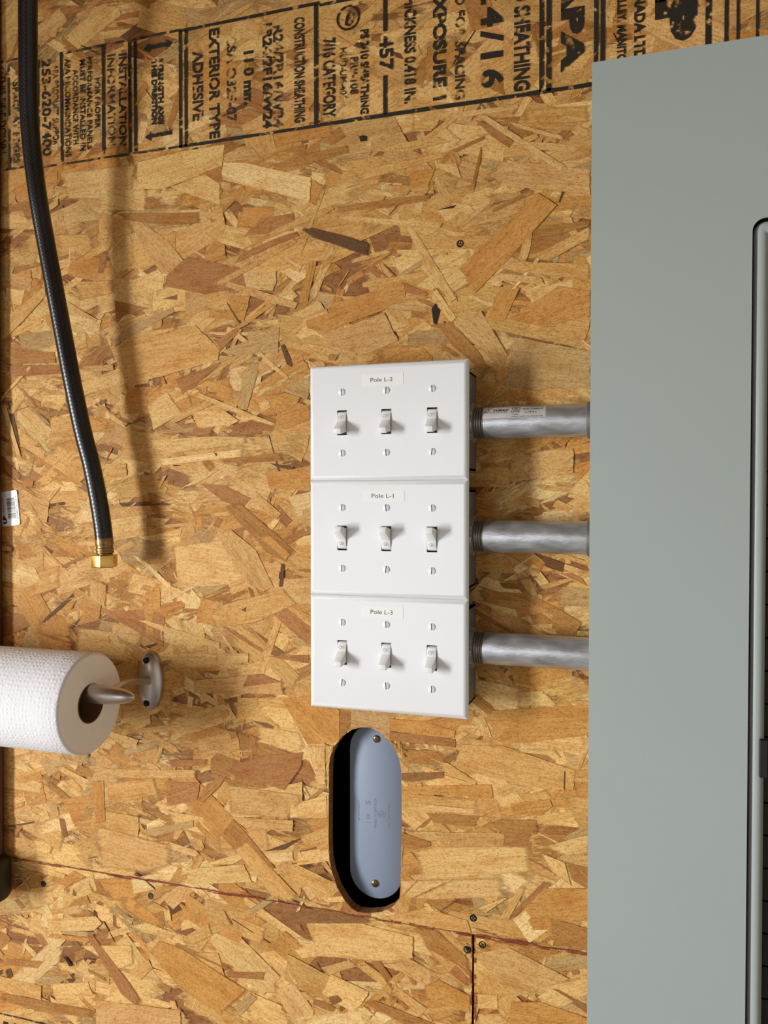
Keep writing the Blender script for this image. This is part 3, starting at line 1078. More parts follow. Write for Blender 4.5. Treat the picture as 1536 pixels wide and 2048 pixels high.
def make_switch(name, k, on, txt, label_px, label, slots):
    root = empty(name, (PW / 2, 0, 1500 - PH * (k + .5)), label, 'light switch', 'light switches stacked beside the panel')
    bx = MB()
    h = 47.5
    t = 1.8
    f = -(DEPTH - 6.2)
    bx.box(-BOXR, BOXR, -1.8, 0 - 1.4, -h, h)
    bx.box(-BOXR, -BOXR + t, f, -1.4, -h, h); bx.box(BOXR - t, BOXR, f, -1.4, -h, h)
    bx.box(-BOXR, BOXR, f, -1.4, -h, -h + t); bx.box(-BOXR, BOXR, f, -1.4, h - t, h)
    # bodies of the three switches inside
    for cx in (-46.04, 0, 46.04): bx.box(cx - 16, cx + 16, f + 3, f + 30, -33, 33)
    # knockout rings and slots on the right side
    for z0 in (-36, 36):
        bx.lathe([(0, 8.5), (0.35, 8.3)], (BOXR, -24, z0 * 0.0 + z0), (1, 0, 0), 24)
    for z0 in (-43, 40): bx.box(BOXR, BOXR + 0.15, f + 3, f + 5.2, z0, z0 + 6.5, 1)
    bx.lathe([(0, 2.6), (1.5, 2.2)], (BOXR, f + 4, 30), (1, 0, 0), 12)
    bx.build('metal_box', [M_GALVBOX, M_BLACK], root)
    # plate: rim, sloped edge, face with three openings
    pl = MB()
    ob = [(-PW / 2, -PH / 2), (PW / 2, -PH / 2), (PW / 2, PH / 2), (-PW / 2, PH / 2)]
    def loop(ins, y): return [(x - math.copysign(ins, x), y, z - math.copysign(ins, z)) for x, z in ob]
    loops = [loop(0, -DEPTH + 6), loop(0, -DEPTH + 3.1), loop(0.5, -DEPTH + 2.2), loop(3.6, -DEPTH + 0.35), loop(4.6, -DEPTH)]
    vs = [p for l in loops for p in l]
    fs = []
    for i in range(len(loops) - 1):
        for q in range(4): fs.append((i * 4 + q, i * 4 + (q + 1) % 4, (i + 1) * 4 + (q + 1) % 4, (i + 1) * 4 + q))
    pl.add(vs, fs)
    xs = [-PW / 2 + 4.6]
    for cx in (-46.04, 0, 46.04): xs += [cx - 5.15, cx + 5.15]
    xs.append(PW / 2 - 4.6)
    zs = [-PH / 2 + 4.6, -12.3, 12.3, PH / 2 - 4.6]
    for i in range(7):
        for j in range(3):
            if j == 1 and i in (1, 3, 5):
                a, b, c_, d_ = xs[i], xs[i + 1], zs[j], zs[j + 1]
                y0, y1 = -DEPTH, -DEPTH + 4.5
                pl.add([(a, y0, c_), (b, y0, c_), (b, y0, d_), (a, y0, d_), (a, y1, c_), (b, y1, c_), (b, y1, d_), (a, y1, d_)],
                       [(0, 4, 5, 1), (1, 5, 6, 2), (2, 6, 7, 3), (3, 7, 4, 0)])
                continue
            pl.add([(xs[i], -DEPTH, zs[j]), (xs[i + 1], -DEPTH, zs[j]), (xs[i + 1], -DEPTH, zs[j + 1]), (xs[i], -DEPTH, zs[j + 1])], [(0, 1, 2, 3)])
    me = pl
    plate = me.build('wall_plate', M_WHITE, root)
    bm = bmesh.new(); bm.from_mesh(plate.data)
    bmesh.ops.remove_doubles(bm, verts=bm.verts, dist=1e-6)
    bmesh.ops.recalc_face_normals(bm, faces=bm.faces)
    bm.to_mesh(plate.data); bm.free()
    plate.data.polygons.foreach_set('use_smooth', [True] * len(plate.data.polygons))
    plate.data.set_sharp_from_angle(angle=math.radians(34))
    for cx in (-46.04, 0, 46.04): make_lever('toggle_lever', root, on, cx)
    q = 0
    for cx in (-46.04, 0, 46.04):
        for z in (30.15, -30.15):
            s = MB()
            an = math.radians(slots[q]); q += 1
            ca, sa = math.cos(an), math.sin(an)
            for sg in (1, -1):
                prof = []
                r = 3.45
                a0 = math.asin(0.5 / r)
                arc = np.linspace(-math.pi / 2 + a0, math.pi / 2 - a0, 13)
                pts = [(sg * r * math.cos(t_), r * math.sin(t_)) for t_ in arc]
                rot = [(x * ca - z_ * sa, x * sa + z_ * ca) for x, z_ in pts]
                top = [(x * .72 + sg * 0.14 * ca, z_ * .72 + sg * .14 * sa) for x, z_ in rot]
                n = len(rot)
                vs = [(cx + x, -DEPTH, z + z_) for x, z_ in rot] + [(cx + x, -DEPTH - 0.5, z + z_) for x, z_ in rot] + [(cx + x, -DEPTH - 1.15, z + z_) for x, z_ in top]
                fs = [tuple(range(2 * n, 3 * n))]
                for i in range(2):
                    fs += [(i * n + k2, i * n + (k2 + 1) % n, (i + 1) * n + (k2 + 1) % n, (i + 1) * n + k2) for k2 in range(n)]
                s.add(vs, fs)
            s.lathe([(0, 3.2), (0.35, 3.2)], (cx, -DEPTH, z), (0, -1, 0), 20, mi=1)
            s.build('plate_screw', [M_SCREWW, M_SLOT], root, smooth=40)
    # name label
    c = P(label_px[0], label_px[1], DEPTH) - Vector((PW / 2, -DEPTH, 1500 - PH * (k + .5)))
    lb = MB(); lb.prism(rrect(c.x - 20.5, c.x + 22.0, c.z - 5.4, c.z + 6.0, 0.6, 3), -DEPTH, -DEPTH - 0.22)
    lab = lb.build('name_label', M_TAPE, root)
    lt = MB()
    put_text(lt, txt, lambda a, b: (c.x - 11.2 + a * 22.6, -DEPTH - 0.3, c.z - 1.9 + b * 4.1), 0.0)
    lt.build('lettering', M_BLACKTXT, lab)
    return root


make_switch('triple_switch', 0, False, 'Pole L-2', (763, 759.5), 'white three-lever switch plate marked Pole L-2, topmost of the stack', (2, 4, -2, 3, 4, -8))
make_switch('triple_switch', 1, True, 'Pole L-1', (765, 992), 'white three-lever switch plate marked Pole L-1 with its levers up, middle of the stack', (-2, 0, 6, -6, 4, -4))
make_switch('triple_switch', 2, False, 'Pole L-3', (763, 1224.5), 'white three-lever switch plate marked Pole L-3, lowest of the stack', (0, -7, 2, 5, 2, 0))

# ---------------------------------------------------------------- electrical panel
PD = 146.0
pl_tl = P(1184, 125, PD)
PX0, PZ1 = pl_tl.x, pl_tl.z
PX1, PZ0 = PX0 + 508, 420.0
panel = empty('electrical_panel', ((PX0 + PX1) / 2, 0, PZ0), 'large grey metal breaker panel on the wall right of the switches', 'electrical panel')
OX, OZ = (PX0 + PX1) / 2, PZ0
oL = P(1505, 470, PD).x
oT = P(1530, 434.5, PD).z
outer = rrect(PX0 - OX, PX1 - OX, 0, PZ1 - OZ, 0.8, 3)
inner = rrect(oL - OX, PX1 - OX - (oL - PX0), 160, oT - OZ, 9.5, 8)
cv = MB()
holed(cv, outer, inner, -PD + 2.2, -PD)
cv.build('front_cover', M_PANEL, panel)
bx = MB()
bi = 1.6
X0, X1, Z0, Z1 = PX0 - OX + bi, PX1 - OX - bi, bi, PZ1 - OZ - bi
yb, yf = -3.0, -PD + 2.2
bx.box(X0, X1, yb - 1.6, -1.6, Z0, Z1)
bx.box(X0, X0 + 1.6, yf, yb, Z0, Z1); bx.box(X1 - 1.6, X1, yf, yb, Z0, Z1)
bx.box(X0, X1, yf, yb, Z0, Z0 + 1.6); bx.box(X0, X1, yf, yb, Z1 - 1.6, Z1)
bx.build('enclosure', M_PANEL, panel)
# rounded door edge running round the opening
path = rrect(oL - OX + 1.3, PX1 - OX - (oL - PX0) - 1.3, 161.3, oT - OZ - 1.3, 8.6, 8)
profile = [(0.0, 9), (0.0, 3.4), (0.7, 2.1), (1.8, 0.9), (3.4, 0.1), (5.2, -0.3), (7.0, 0.0), (8.5, 0.9), (9.8, 2.5), (10.8, 4.8), (11.2, 8), (11.2, 16)]
cxm = sum(p[0] for p in path) / len(path); czm = sum(p[1] for p in path) / len(path)
fr = MB()
n = len(path)
vs = []
for (w_, y_) in profile:
    hx = (max(p[0] for p in path) - min(p[0] for p in path)) / 2
    r_ = max(0.3, 8.6 - w_)
    pp = rrect(oL - OX + 1.3 + w_, PX1 - OX - (oL - PX0) - 1.3 - w_, 161.3 + w_, oT - OZ - 1.3 - w_, r_, 8)
    vs += [(x, -PD + 2.4 + y_, z) for x, z in pp]
fs = []
for i in range(len(profile) - 1):
    for k in range(n): fs.append((i * n + k, i * n + (k + 1) % n, (i + 1) * n + (k + 1) % n, (i + 1) * n + k))
fr.add(vs, fs)
fr.build('door_frame', M_PANEL, panel, smooth=50)
lt = MB()
l0, l1 = P(1519.5, 1480, PD), P(1530, 1556, PD)
lt.box(l0.x - OX, l0.x - OX + 5.5, -PD - 0.35, -PD + 4, l1.z - OZ, l0.z - OZ)
lt.build('door_latch', M_BLACK, panel, bevel=0.5)
df = MB()
df.box(oL - OX + 8, PX1 - OX - (oL - PX0) - 8, -PD + 38, -PD + 40, 150, oT - OZ + 5)
df.build('dead_front', M_PANELIN, panel)
zb0 = P(1532, 1106, PD - 30).z - OZ
for k in range(26):
    z1 = zb0 + 165 - k * 25.6
    if z1 < 200: break
    for sx, xx in ((1, oL - OX + 13), (-1, PX1 - OX - (oL - PX0) - 13 - 76)):
        b = MB()
        b.box(xx, xx + 76, -PD + 22, -PD + 38, z1 - 24.6, z1)
        b.box(xx + 50 if sx > 0 else xx + 8, xx + 68 if sx > 0 else xx + 26, -PD + 12, -PD + 22, z1 - 17, z1 - 8)
        b.build('circuit_breaker', M_PANELIN, panel, bevel=0.6)

# ---------------------------------------------------------------- conduits between switch boxes and panel
XB = PW / 2 + BOXR
PIPE_D = 25.0


def make_conduit(name, v_left, v_right, label, sticker=False, ring=True):
    a = P(985, v_left, PIPE_D); b = P(1165, v_right, PIPE_D)
    zc = (a.z + b.z) / 2
    x_end = PX0 + bi
    L = x_end - XB
    ra, rb = P(985, v_left - 32, PIPE_D).z - a.z, P(1165, v_right - 33, PIPE_D).z - b.z
    R = (ra + rb) / 2
    root = empty(name, (XB, -PIPE_D, zc), label, 'conduit pipe', 'conduits from the switches to the panel')
    p = MB()
    p.lathe([(14, R - .15), (15, R), (L - 5.5, R), (L - 5, R - .5), (L - 4.6, R - .5), (L + 1.5, R - .5)], (0, 0, 0), (1, 0, 0), 56, cap0=False, cap1=False)
    p.build('pipe', M_GALV, root, smooth=40)
    th = MB()
    prof = []
    x = -1.8
    while x < 15:
        prof += [(x, R - 2.0), (x + .5, R - .5), (x + 1.3, R - .5), (x + 1.8, R - 2.0)]
        x += 2.35
    th.lathe(prof, (0, 0, 0), (1, 0, 0), 48)
    th.build('thread', M_THREAD, root, smooth=25)
    nut = MB()
    pts = []
    for k in range(48):
        a_ = 2 * math.pi * k / 48
        ph = (k % 8)
        r_ = R + 4.2 if ph < 5 else R + 2.4
        pts.append((r_ * math.cos(a_), r_ * math.sin(a_)))
    hole = [((R - .4) * math.cos(2 * math.pi * k / 48), (R - .4) * math.sin(2 * math.pi * k / 48)) for k in range(48)]
    tmp = MB(); holed(tmp, pts, hole, 0, 3.6)
    nut.add([(y, x_, z) for x_, y, z in tmp.v], tmp.f)
    nut.build('locknut', M_NUT, root, bevel=0.5)
    if sticker:
        u0 = P(966, 830, PIPE_D + 12).x - XB
        u1 = P(1091, 830, PIPE_D + 14).x - XB
        A0, A1 = math.radians(-38), math.radians(3)      # angle up from straight ahead
        def on(xn, zn, lift):
            an = -(A0 + (1 - zn) * 0) if False else None
            t_ = math.radians(62) * zn + math.radians(10) * (1 - zn)
            return (u0 + (u1 - u0) * xn, -(R + lift) * math.cos(t_), (R + lift) * math.sin(t_))
        s = MB()
        nx, nz = 2, 10
        vs = [on(i / nx, j / nz, .12) for j in range(nz + 1) for i in range(nx + 1)]
        fs = [(j * (nx + 1) + i, j * (nx + 1) + i + 1, (j + 1) * (nx + 1) + i + 1, (j + 1) * (nx + 1) + i) for j in range(nz) for i in range(nx)]
        s.add(vs, fs)
        st = tag(s.build('sticker', mat('worn silver sticker', (196, 194, 188), 0.45, 0.25, var=0.1, vscale=90), root, smooth=60), 'white sticker printed TOPAZ')
        t = MB()
        def line(txt, x0_, x1_, z0_, z1_, bold=0.0, shear=0.0):
            put_text(t, txt, lambda p_, q_: on(x0_ + p_ * (x1_ - x0_) + q_ * shear, z0_ + q_ * (z1_ - z0_), .2), bold)
        line('TOPAZ', .15, .405, .50, .72, 0.05, 0.012)
        def poly(pts_):
            t.add([on(x_, z_, .2) for x_, z_ in pts_], [tuple(range(len(pts_)))])
        poly([(.015, .47), (.075, .82), (.10, .82), (.045, .52), (.085, .52), (.095, .47)])
        poly([(.075, .60), (.095, .82), (.155, .88), (.13, .60), (.105, .55)])
        poly([(.01, .40), (.20, .40), (.20, .43), (.01, .43)]); poly([(.21, .40), (.385, .40), (.385, .43), (.21, .43)])
        line('LISTED', .455, .60, .40, .56, 0.02); line('E32907', .485, .575, .20, .30, 0.0)
        line('UL', .50, .56, .70, .86, 0.03)
        ro = [(.53 + .068 * math.cos(a_), .78 + .19 * math.sin(a_)) for a_ in np.linspace(0, 2 * math.pi, 28, endpoint=False)]
        ri = [(.53 + .056 * math.cos(a_), .78 + .155 * math.sin(a_)) for a_ in np.linspace(0, 2 * math.pi, 28, endpoint=False)]
        nn = len(ro)
        t.add([on(x_, z_, .2) for x_, z_ in ro + ri], [(k, (k + 1) % nn, nn + (k + 1) % nn, nn + k) for k in range(nn)])
        line('1 1/4 NIPPLE', .70, .96, .86, .97, 0.0); line('RIGID CONDUIT', .64, .96, .62, .76, 0.02)
        line('1-1/4 X 6', .68, .86, .34, .48, 0.01); line('CONDUIT NIPPLE GALVANIZED STEEL', .46, .97, .05, .13, 0.0)
        t.build('lettering', M_BLACKTXT, st)
    rg = MB()
    if not ring:
        return root
    L = max(L - 14, P(1174.5, v_right, PIPE_D).x - XB + 4.2)
    rg.lathe([(L - 4.2, R - .4), (L - 4.2, R + 1.2), (L - 3.4, R + 2.0), (L, R + 2.0)], (0, 0, 0), (1, 0, 0), 48, cap0=False, cap1=False)
    rg.build('bushing', M_THREAD, root, smooth=30)
    return root


make_conduit('conduit_nipple', 845.7, 840.2, 'galvanised conduit with a white sticker beside the Pole L-2 switch', True)
make_conduit('conduit_nipple', 1072.6, 1075.6, 'bare galvanised conduit beside the Pole L-1 switch')
make_conduit('conduit_nipple', 1297.0, 1307.0, 'bare galvanised conduit beside the Pole L-3 switch', ring=False)

# ---------------------------------------------------------------- conduit body seen through the hole in the board
CDEP = -20.0       # its cover lies this far behind the wall face
s1, s2 = P(753, 1477.6, CDEP), P(750, 1766.5, CDEP)
cb = P(751, 1797, CDEP).z
cl = P(699.5, 1620, CDEP).x
cxm = (s1.x + s2.x) / 2
hw = cxm - cl
czm = (s1.z + s2.z) / 2
hh = czm - cb
body = empty('conduit_fitting', (cxm, 20, czm), 'grey conduit fitting with a screwed oval cover inside the wall cutout', 'conduit fitting')
cv = MB()
def stad(hw, hh, seg=14): return rrect(-hw, hw, -hh, hh, hw * 0.995, seg)
o1, o2, o3 = stad(hw, hh), stad(hw, hh), stad(hw - 1.2, hh - 1.2)
n = len(o1)
cv.add([(x, 3.5, z) for x, z in o1] + [(x, 0.9, z) for x, z in o2] + [(x, 0, z) for x, z in o3],
       [tuple(range(2 * n, 3 * n))] + [(i * n + k, i * n + (k + 1) % n, (i + 1) * n + (k + 1) % n, (i + 1) * n + k) for i in range(2) for k in range(n)])
cover = cv.build('cover', M_PVC, body, smooth=40)
hs = MB(); hs.prism(stad(hw - 2, hh - 2), 62, 3.4)
hs.build('housing', M_RUBBER_AND_SHADE, body, smooth=40)  # grey housing coloured near-black to stand for shade inside the wall
em = MB()
def etext(s, u0, u1, v0, v1, bold=0.0):
    """letters that read upwards, in the photograph's pixels"""
    a, b = P(u0, (v0 + v1) / 2, CDEP).x - cxm, P(u1, (v0 + v1) / 2, CDEP).x - cxm
    t0, t1 = P((u0 + u1) / 2, v1, CDEP).z - czm, P((u0 + u1) / 2, v0, CDEP).z - czm
    put_text(em, s, lambda p, q: (b + q * (a - b), -0.15, t0 + p * (t1 - t0)), bold)
etext('1 1/4', 732, 741, 1628, 1645); etext('S', 731, 741, 1601, 1609)
etext('MADE IN CANADA', 748, 753, 1596, 1656); etext('CSA CERTIFIED', 776, 780, 1607, 1657)
etext('LB CONDUIT', 716, 719, 1600, 1642)
c = P(763, 1629, CDEP)
ro = [(c.x - cxm + 4.2 * math.cos(a), c.z - czm + 4.2 * math.sin(a)) for a in np.linspace(0, 2 * math.pi, 24, endpoint=False)]
ri = [(c.x - cxm + 3.7 * math.cos(a), c.z - czm + 3.7 * math.sin(a)) for a in np.linspace(0, 2 * math.pi, 24, endpoint=False)]
em.add([(x, -.15, z) for x, z in ro + ri], [(k, (k + 1) % 24, 24 + (k + 1) % 24, 24 + k) for k in range(24)])
etext('S', 759, 767, 1625, 1633)
em.build('lettering', M_PVCTXT, cover)
for s in (s1, s2):
    m = MB()
    m.lathe([(0, 4.0), (0.9, 4.0), (1.7, 3.2), (2.1, 2.0), (2.2, 0.6)], (s.x - cxm, 0, s.z - czm), (0, -1, 0), 24)
    m.box(s.x - cxm - 0.5, s.x - cxm + 0.5, -2.35, -1.9, s.z - czm - 2.6, s.z - czm + 2.6, 1)
    m.box(s.x - cxm - 2.6, s.x - cxm + 2.6, -2.34, -1.9, s.z - czm - 0.5, s.z - czm + 0.5, 1)
    m.build('cover_screw', [M_FERRULE, M_BLACK], body, smooth=40)

# ---------------------------------------------------------------- hose
HC = [(56, -260, 100), (56, -60, 93), (56, 60, 85), (57, 200, 75), (64, 300, 68), (77, 400, 62), (91, 480, 56), (106, 560, 52), (125, 660, 48), (144, 760, 46), (165, 860, 43),
      (183, 930, 41), (197, 1000, 40), (205, 1050, 39), (208.5, 1080, 39)]
hp = [P(u, v, d) for u, v, d in HC]
top = hp[0]
hp = [Vector((top.x + 6, top.y - 8, ROOM['z1'])), Vector((top.x + 4, top.y - 4, (ROOM['z1'] + top.z) / 2))] + hp


def smooth_path(pts, k=10):
    out = []
    n = len(pts)
    for i in range(n - 1):
        p0, p1, p2, p3 = pts[max(i - 1, 0)], pts[i], pts[i + 1], pts[min(i + 2, n - 1)]
        for j in range(k):
            t = j / k
            out.append(0.5 * ((2 * p1) + (p2 - p0) * t + (2 * p0 - 5 * p1 + 4 * p2 - p3) * t * t + (3 * p1 - p0 - 3 * p2 + p3) * t ** 3))
    out.append(pts[-1])
    return out


end = hp[-1]
hose = empty('rubber_hose', end, 'black rubber hose with a brass nut hanging down the wall', 'hose')
sp = [p - end for p in smooth_path(hp)]
hm = MB()
seg = 28
hm.tube(sp, 9.8, seg)
ho = hm.build('hose_tube', M_HOSE, hose, smooth=60)
uvl = ho.data.uv_layers.new(name='grain')
acc = [0]
for a, b in zip(sp, sp[1:]): acc.append(acc[-1] + (b - a).length)
for poly in ho.data.polygons:
    ks = [ho.data.loops[l].vertex_index for l in poly.loop_indices]
    wrap = any(k % seg == seg - 1 for k in ks) and any(k % seg == 0 for k in ks)
    for l, k in zip(poly.loop_indices, ks):
        q = k % seg
        if wrap and q == 0: q = seg
        i = min(k // seg, len(acc) - 1)
        uvl.data[l].uv = (acc[i] * MM, q / seg * 2 * math.pi * 10 * MM)
dirv = (sp[-1] - sp[-3]).normalized()
dirv = Vector((dirv.x * 0.5, dirv.y * 0.4, dirv.z)).normalized()
fe = MB()
fe.lathe([(-2, 9.7), (-1.6, 9.9), (5, 9.9), (6.5, 9.3), (8.5, 9.3), (9.5, 9.9), (11, 9.9), (11.8, 9.4), (12.4, 9.4), (13, 9.8), (14.6, 9.6), (15.6, 8.1), (17.5, 8.1)], (0, 0, 0), dirv, 40)
fe.build('ferrule', M_FERRULE, hose, smooth=28)
nu = MB()
rh = 14.3
down = Vector((0.0, 0, -1))
nu.lathe([(16.2, rh - 1.6), (17.0, rh), (29.6, rh), (30.4, rh - 1.2)], (0, 0, 0), down, 6, up=(math.cos(math.radians(-12)), math.sin(math.radians(-12)), 0), cap1=False)
nu.lathe([(30.4, rh - 1.2), (30.4, 10.0)], (0, 0, 0), down, 6, up=(math.cos(math.radians(-12)), math.sin(math.radians(-12)), 0), cap0=False, cap1=False)
nu.lathe([(30.4, 10.0), (20, 10.0)], (0, 0, 0), down, 32, cap0=False)
nu.build('hex_nut', M_BRASS, hose, smooth=20, bevel=0.35)

# ---------------------------------------------------------------- paper towel on its holder
RD = 84.0
ax = P(183, 1407, RD)
ROLL_R, CORE_R, ROLL_L = 53.5, 20.0, 279.0
roll = empty('paper_towel_roll', (ax.x - ROLL_L / 2, ax.y, ax.z), 'white paper towel roll on the metal wall holder', 'paper towel roll')
rm = MB()
seg = 96
h = ROLL_L / 2
prof = [(-h + 0.2, ROLL_R - 2.6), (-h + 0.9, ROLL_R - 1.2), (-h + 2, ROLL_R - .3), (-h + 3, ROLL_R)] + [(-h + 3 + (2 * h - 6) * i / 12, ROLL_R) for i in range(1, 12)] + [(h - 3, ROLL_R), (h - 2, ROLL_R - .3), (h - 0.9, ROLL_R - 1.2), (h - 0.2, ROLL_R - 2.6)]
rm.lathe(prof, (0, 0, 0), (1, 0, 0), seg, cap0=False, cap1=False)
ro = rm.build('paper', M_TOWEL, roll, smooth=60)
uvl = ro.data.uv_layers.new(name='grain')
for poly in ro.data.polygons:
    ks = [ro.data.loops[l].vertex_index for l in poly.loop_indices]
    wrap = any(k % seg == seg - 1 for k in ks) and any(k % seg == 0 for k in ks)
    for l, k in zip(poly.loop_indices, ks):
        q = k % seg
        if wrap and q == 0: q = seg
        uvl.data[l].uv = (prof[k // seg][0] * MM, q / seg * 2 * math.pi * ROLL_R * MM)
for s in (-1, 1):
    en = MB()
    rings = []
    prof2 = [(s * (h - 0.2), ROLL_R - 2.6)]
    for i in range(1, 14):
        r_ = ROLL_R - 2.6 + (CORE_R + 0.8 - ROLL_R + 2.6) * i / 13
        prof2.append((s * (h - 0.2 - 0.6 * (i % 2) * 0.5 - 0.5 * i / 13), r_))
    en.lathe(prof2, (0, 0, 0), (1, 0, 0), 72, cap0=False, cap1=False)
    en.build('rolled_edge', M_TOWELEND, roll, smooth=60)
co = MB()
co.lathe([(-h + .3, CORE_R), (-h + .3, CORE_R + .9), (h - .3, CORE_R + .9), (h - .3, CORE_R), (-h + .3, CORE_R)], (0, 0, 0), (1, 0, 0), 56, cap0=False, cap1=False)
co.build('cardboard_core', M_CORE, roll, smooth=40)

ROD_R = 9.2
rz = ax.z + CORE_R - ROD_R - 0.2
wp = P(299.5, 1361, 4)
holder = empty('paper_towel_holder', (wp.x, 0, wp.z), 'satin nickel wall holder with a bullet-ended rod through the paper towel roll', 'paper towel holder')
hz = rz - wp.z
tip = P(270, 1389, RD).x - wp.x
rd = MB()
x_l = ax.x - ROLL_L - 24 - wp.x
xr = ax.x - wp.x
rd.lathe([(x_l, 0.5), (x_l + 6, 5), (x_l + 14, ROD_R), (xr - 12, ROD_R), (xr + 2, ROD_R + .9), (xr + 14, ROD_R + .9), (xr + 24, ROD_R + 0.3), (tip - 13, 7.6), (tip - 6, 5.4), (tip - 2.4, 3.4), (tip - .6, 1.8), (tip, 0.3)], (0, -RD, hz), (1, 0, 0), 36)
rd.build('rod', M_NICKEL, holder, smooth=50)


def bracket(cx, parent):
    pm = MB()
    seg, lev = 40, 9
    vs, fs = [], []
    for i in range(lev + 1):
        t_ = i / lev
        r_ = math.cos(t_ * math.pi / 2 * 0.97)
        y_ = -2.0 - 11.0 * math.sin(t_ * math.pi / 2) if i else -1.6
        for k in range(seg):
            a_ = 2 * math.pi * k / seg
            vs.append((cx + 17.2 * r_ * math.cos(a_), y_, 34.0 * (r_ ** 0.72) * math.sin(a_)))
    for i in range(lev):
        for k in range(seg): fs.append((i * seg + k, i * seg + (k + 1) % seg, (i + 1) * seg + (k + 1) % seg, (i + 1) * seg + k))
    fs.append(tuple(range(lev * seg, (lev + 1) * seg)))
    pm.add(vs, fs)
    pm.build('wall_mount', M_NICKEL, parent, smooth=50)
    for z in (24.5, -24.5):
        sm = MB()
        sm.lathe([(0, 3.9), (5.4, 3.7)], (cx, -6.2, z), (0, -1, 0), 20)
        sm.lathe([(0, 1.4), (0.6, 1.0)], (cx + .3, -11.6, z), (0, -1, 0), 12, mi=0)
        sm.build('mounting_screw', M_DWSCREW, parent, smooth=40)
    am = MB()
    pts = []
    prof = []
    for i in range(13):
        t_ = i / 12
        y_ = -9 - t_ * (RD - 13)
        hz_ = hz * (t_ ** 1.5) + 6 * math.sin(t_ * math.pi)
        hh_ = 5.4 + 1.4 * abs(2 * t_ - 1)
        wx = 8.0 - 3.4 * math.sin(t_ * math.pi * .9)
        prof.append((y_, hz_, hh_ * .62, wx))
    vs, fs = [], []
    sg = 16
    for (y_, z_, h_, wx) in prof:
        for k in range(sg):
            a_ = 2 * math.pi * k / sg
            vs.append((cx + wx * math.copysign(abs(math.cos(a_)) ** .6, math.cos(a_)), y_, z_ + h_ * math.copysign(abs(math.sin(a_)) ** .6, math.sin(a_))))
    for i in range(len(prof) - 1):
        for k in range(sg): fs.append((i * sg + k, i * sg + (k + 1) % sg, (i + 1) * sg + (k + 1) % sg, (i + 1) * sg + k))
    fs.append(tuple(range(sg))); fs.append(tuple(range(len(vs) - sg, len(vs))))
    am.add(vs, fs)
    am.build('arm', M_NICKEL, parent, smooth=50)


bracket(0, holder)
bracket(x_l + 26 - 8 + 0.0, holder)

# ---------------------------------------------------------------- barcode sticker
sc_ = P(18, 1017, 1.9)
stk = MB()
ang = math.radians(6.5)
def rot2(x, z): return (x * math.cos(ang) - z * math.sin(ang), x * math.sin(ang) + z * math.cos(ang))
SW0, SW1, SH = -62.0, 14.2, 21.3
stk.prism([rot2(x, z) for x, z in rrect(SW0, SW1, -SH, SH, 2.5, 5)], 0.0, -0.25)
sticker = stk.build('barcode_sticker', M_STICKER)
sticker.location = Vector((sc_.x, -1.65, sc_.z)) * MM
tag(sticker, 'white LP barcode sticker at the left edge of the wood wall', 'sticker')
bc = MB()
z = 12.8
rb = random.Random(3)
while z > -12.0:
    w_ = rb.choice((.35, .35, .7, .7, 1.0))
    a_ = [rot2(x, zz) for x, zz in ((-2.6, z), (9.6, z), (9.6, z - w_), (-2.6, z - w_))]
    bc.add([(x, -.33, zz) for x, zz in a_], [(0, 1, 2, 3)])
    z -= w_ + rb.choice((.35, .35, .6))
def stext(s, x0_, x1_, z0_, z1_, bold=0.0):
    put_text(bc, s, lambda p, q: (lambda r: (r[0], -.33, r[1]))(rot2(x1_ + q * (x0_ - x1_), z0_ + p * (z1_ - z0_))), bold)
stext('0 92801 51132 7', 10.6, 12.6, -14, 14, 0.01)
stext('LP', -10.6, -5.2, -18.0, -8.0, 0.06)
stext('OSB SHEATHING 7/16 CATEGORY', -9, -7.6, -4, 15, 0.01); stext('MADE IN CANADA', -12, -10.8, -2, 14, 0.01)
bc.build('print', M_BLACKTXT, sticker)

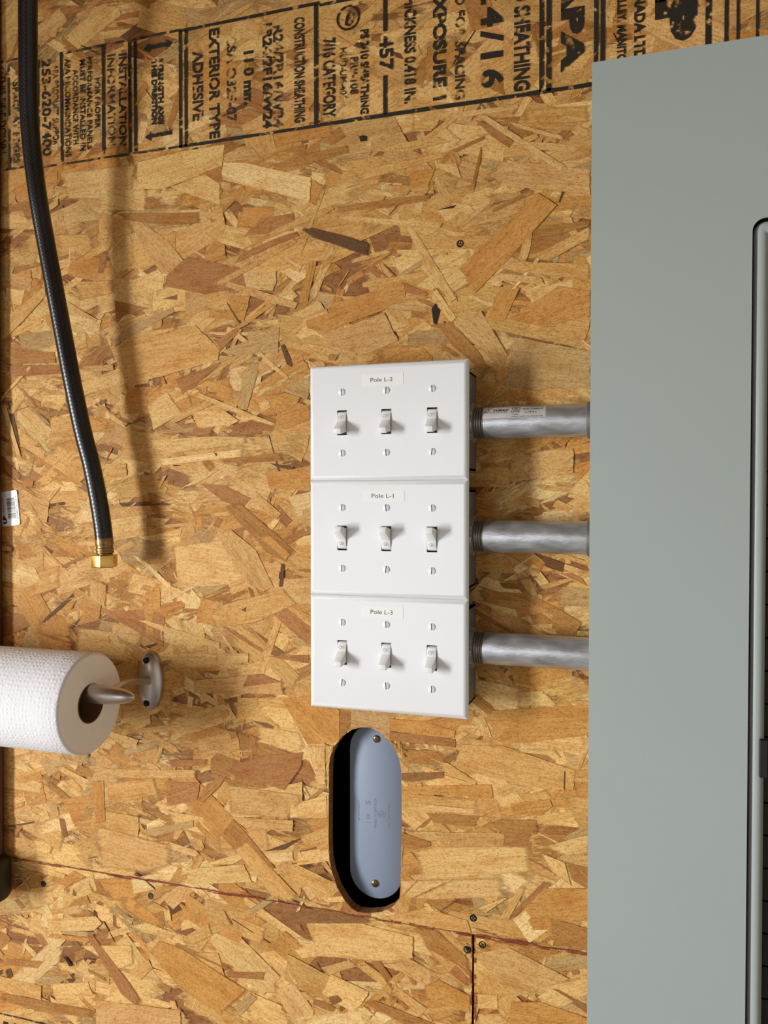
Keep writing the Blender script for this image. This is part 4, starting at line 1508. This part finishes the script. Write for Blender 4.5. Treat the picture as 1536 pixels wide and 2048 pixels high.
# ---------------------------------------------------------------- dark pole at the left edge
q0, q1 = P(-2.0, 600, 9), P(6.5, 1715, 9)
PR = 7.0
pole = empty('wooden_pole', (q1.x - PR - 0.3, -9.5, q1.z), 'dark red-brown pole with a black end left of the paper towels', 'pole')
pm = MB()
dz = q0.z - q1.z
pm.tube([Vector((0, 0, -2)), Vector((q0.x - q1.x, 0, dz)), Vector(((q0.x - q1.x) * 1.9, 10, dz * 1.9))], PR, 28)
pm.build('shaft', M_DARKWOOD, pole, smooth=50)
g = P(25, 1750, 14)
gz0, gz1 = P(10, 1791, 14).z - q1.z, P(10, 1712, 14).z - q1.z
gr = g.x - (q1.x - PR) + 1.5
gm = MB()
gm.lathe([(0, gr * .72), (2.5, gr * .93), (6, gr), (gz1 - gz0 - 9, gr), (gz1 - gz0 - 3, gr * .86), (gz1 - gz0, gr * .62)], (0, -max(0, gr - 9.0), gz0), (0, 0, 1), 32)
gm.build('end_grip', M_RUBBER_AND_SHADE, pole, smooth=50)

# ---------------------------------------------------------------- screws in the boards
def make_screw():
    m = MB()
    R = 3.7
    m.lathe([(-1.5, 1.6), (-1.0, 2.2), (1.0, R - .1), (1.45, R), (1.55, R * .86), (1.2, R * .5), (0.4, R * .22)], (0, 0, 0), (0, -1, 0), 24, cap0=True)
    for an in (0.4, 0.4 + math.pi / 2):
        ca, sa = math.cos(an), math.sin(an)
        v = [(a * ca - b * sa, a * sa + b * ca) for a, b in ((-2.3, -.45), (2.3, -.45), (2.3, .45), (-2.3, .45))]
        m.prism(v, -0.2, -1.62, 1)
    return m.build('wood_screw', [M_DWSCREW, M_BLACK], smooth=35)


spots = [((303, 1723), 'dark screw head above the red seam, right below the paper towels'),
         ((303, 1791), 'dark screw head below the red seam, under the paper towels'),
         ((88, 1767), 'dark screw head beside the black end of the pole'),
         ((947, 1835), 'dark screw head just above the top of the upright seam'),
         ((965.5, 1888), 'dark screw head right of the upright seam'),
         ((934.5, 1898), 'dark screw head left of the upright seam'),
         ((921, 488), 'dark screw head high on the wall above the switch plates')]
proto = make_screw()
for i, ((u, v), lab) in enumerate(spots):
    o = proto if i == 0 else proto.copy()
    if i: COL.objects.link(o)
    w = P(u, v)
    o.location = (w.x * MM, 0, w.z * MM)
    o.rotation_euler = (0, i * 0.37, 0)
    tag(o, lab, 'screw', 'screws driven into the boards')
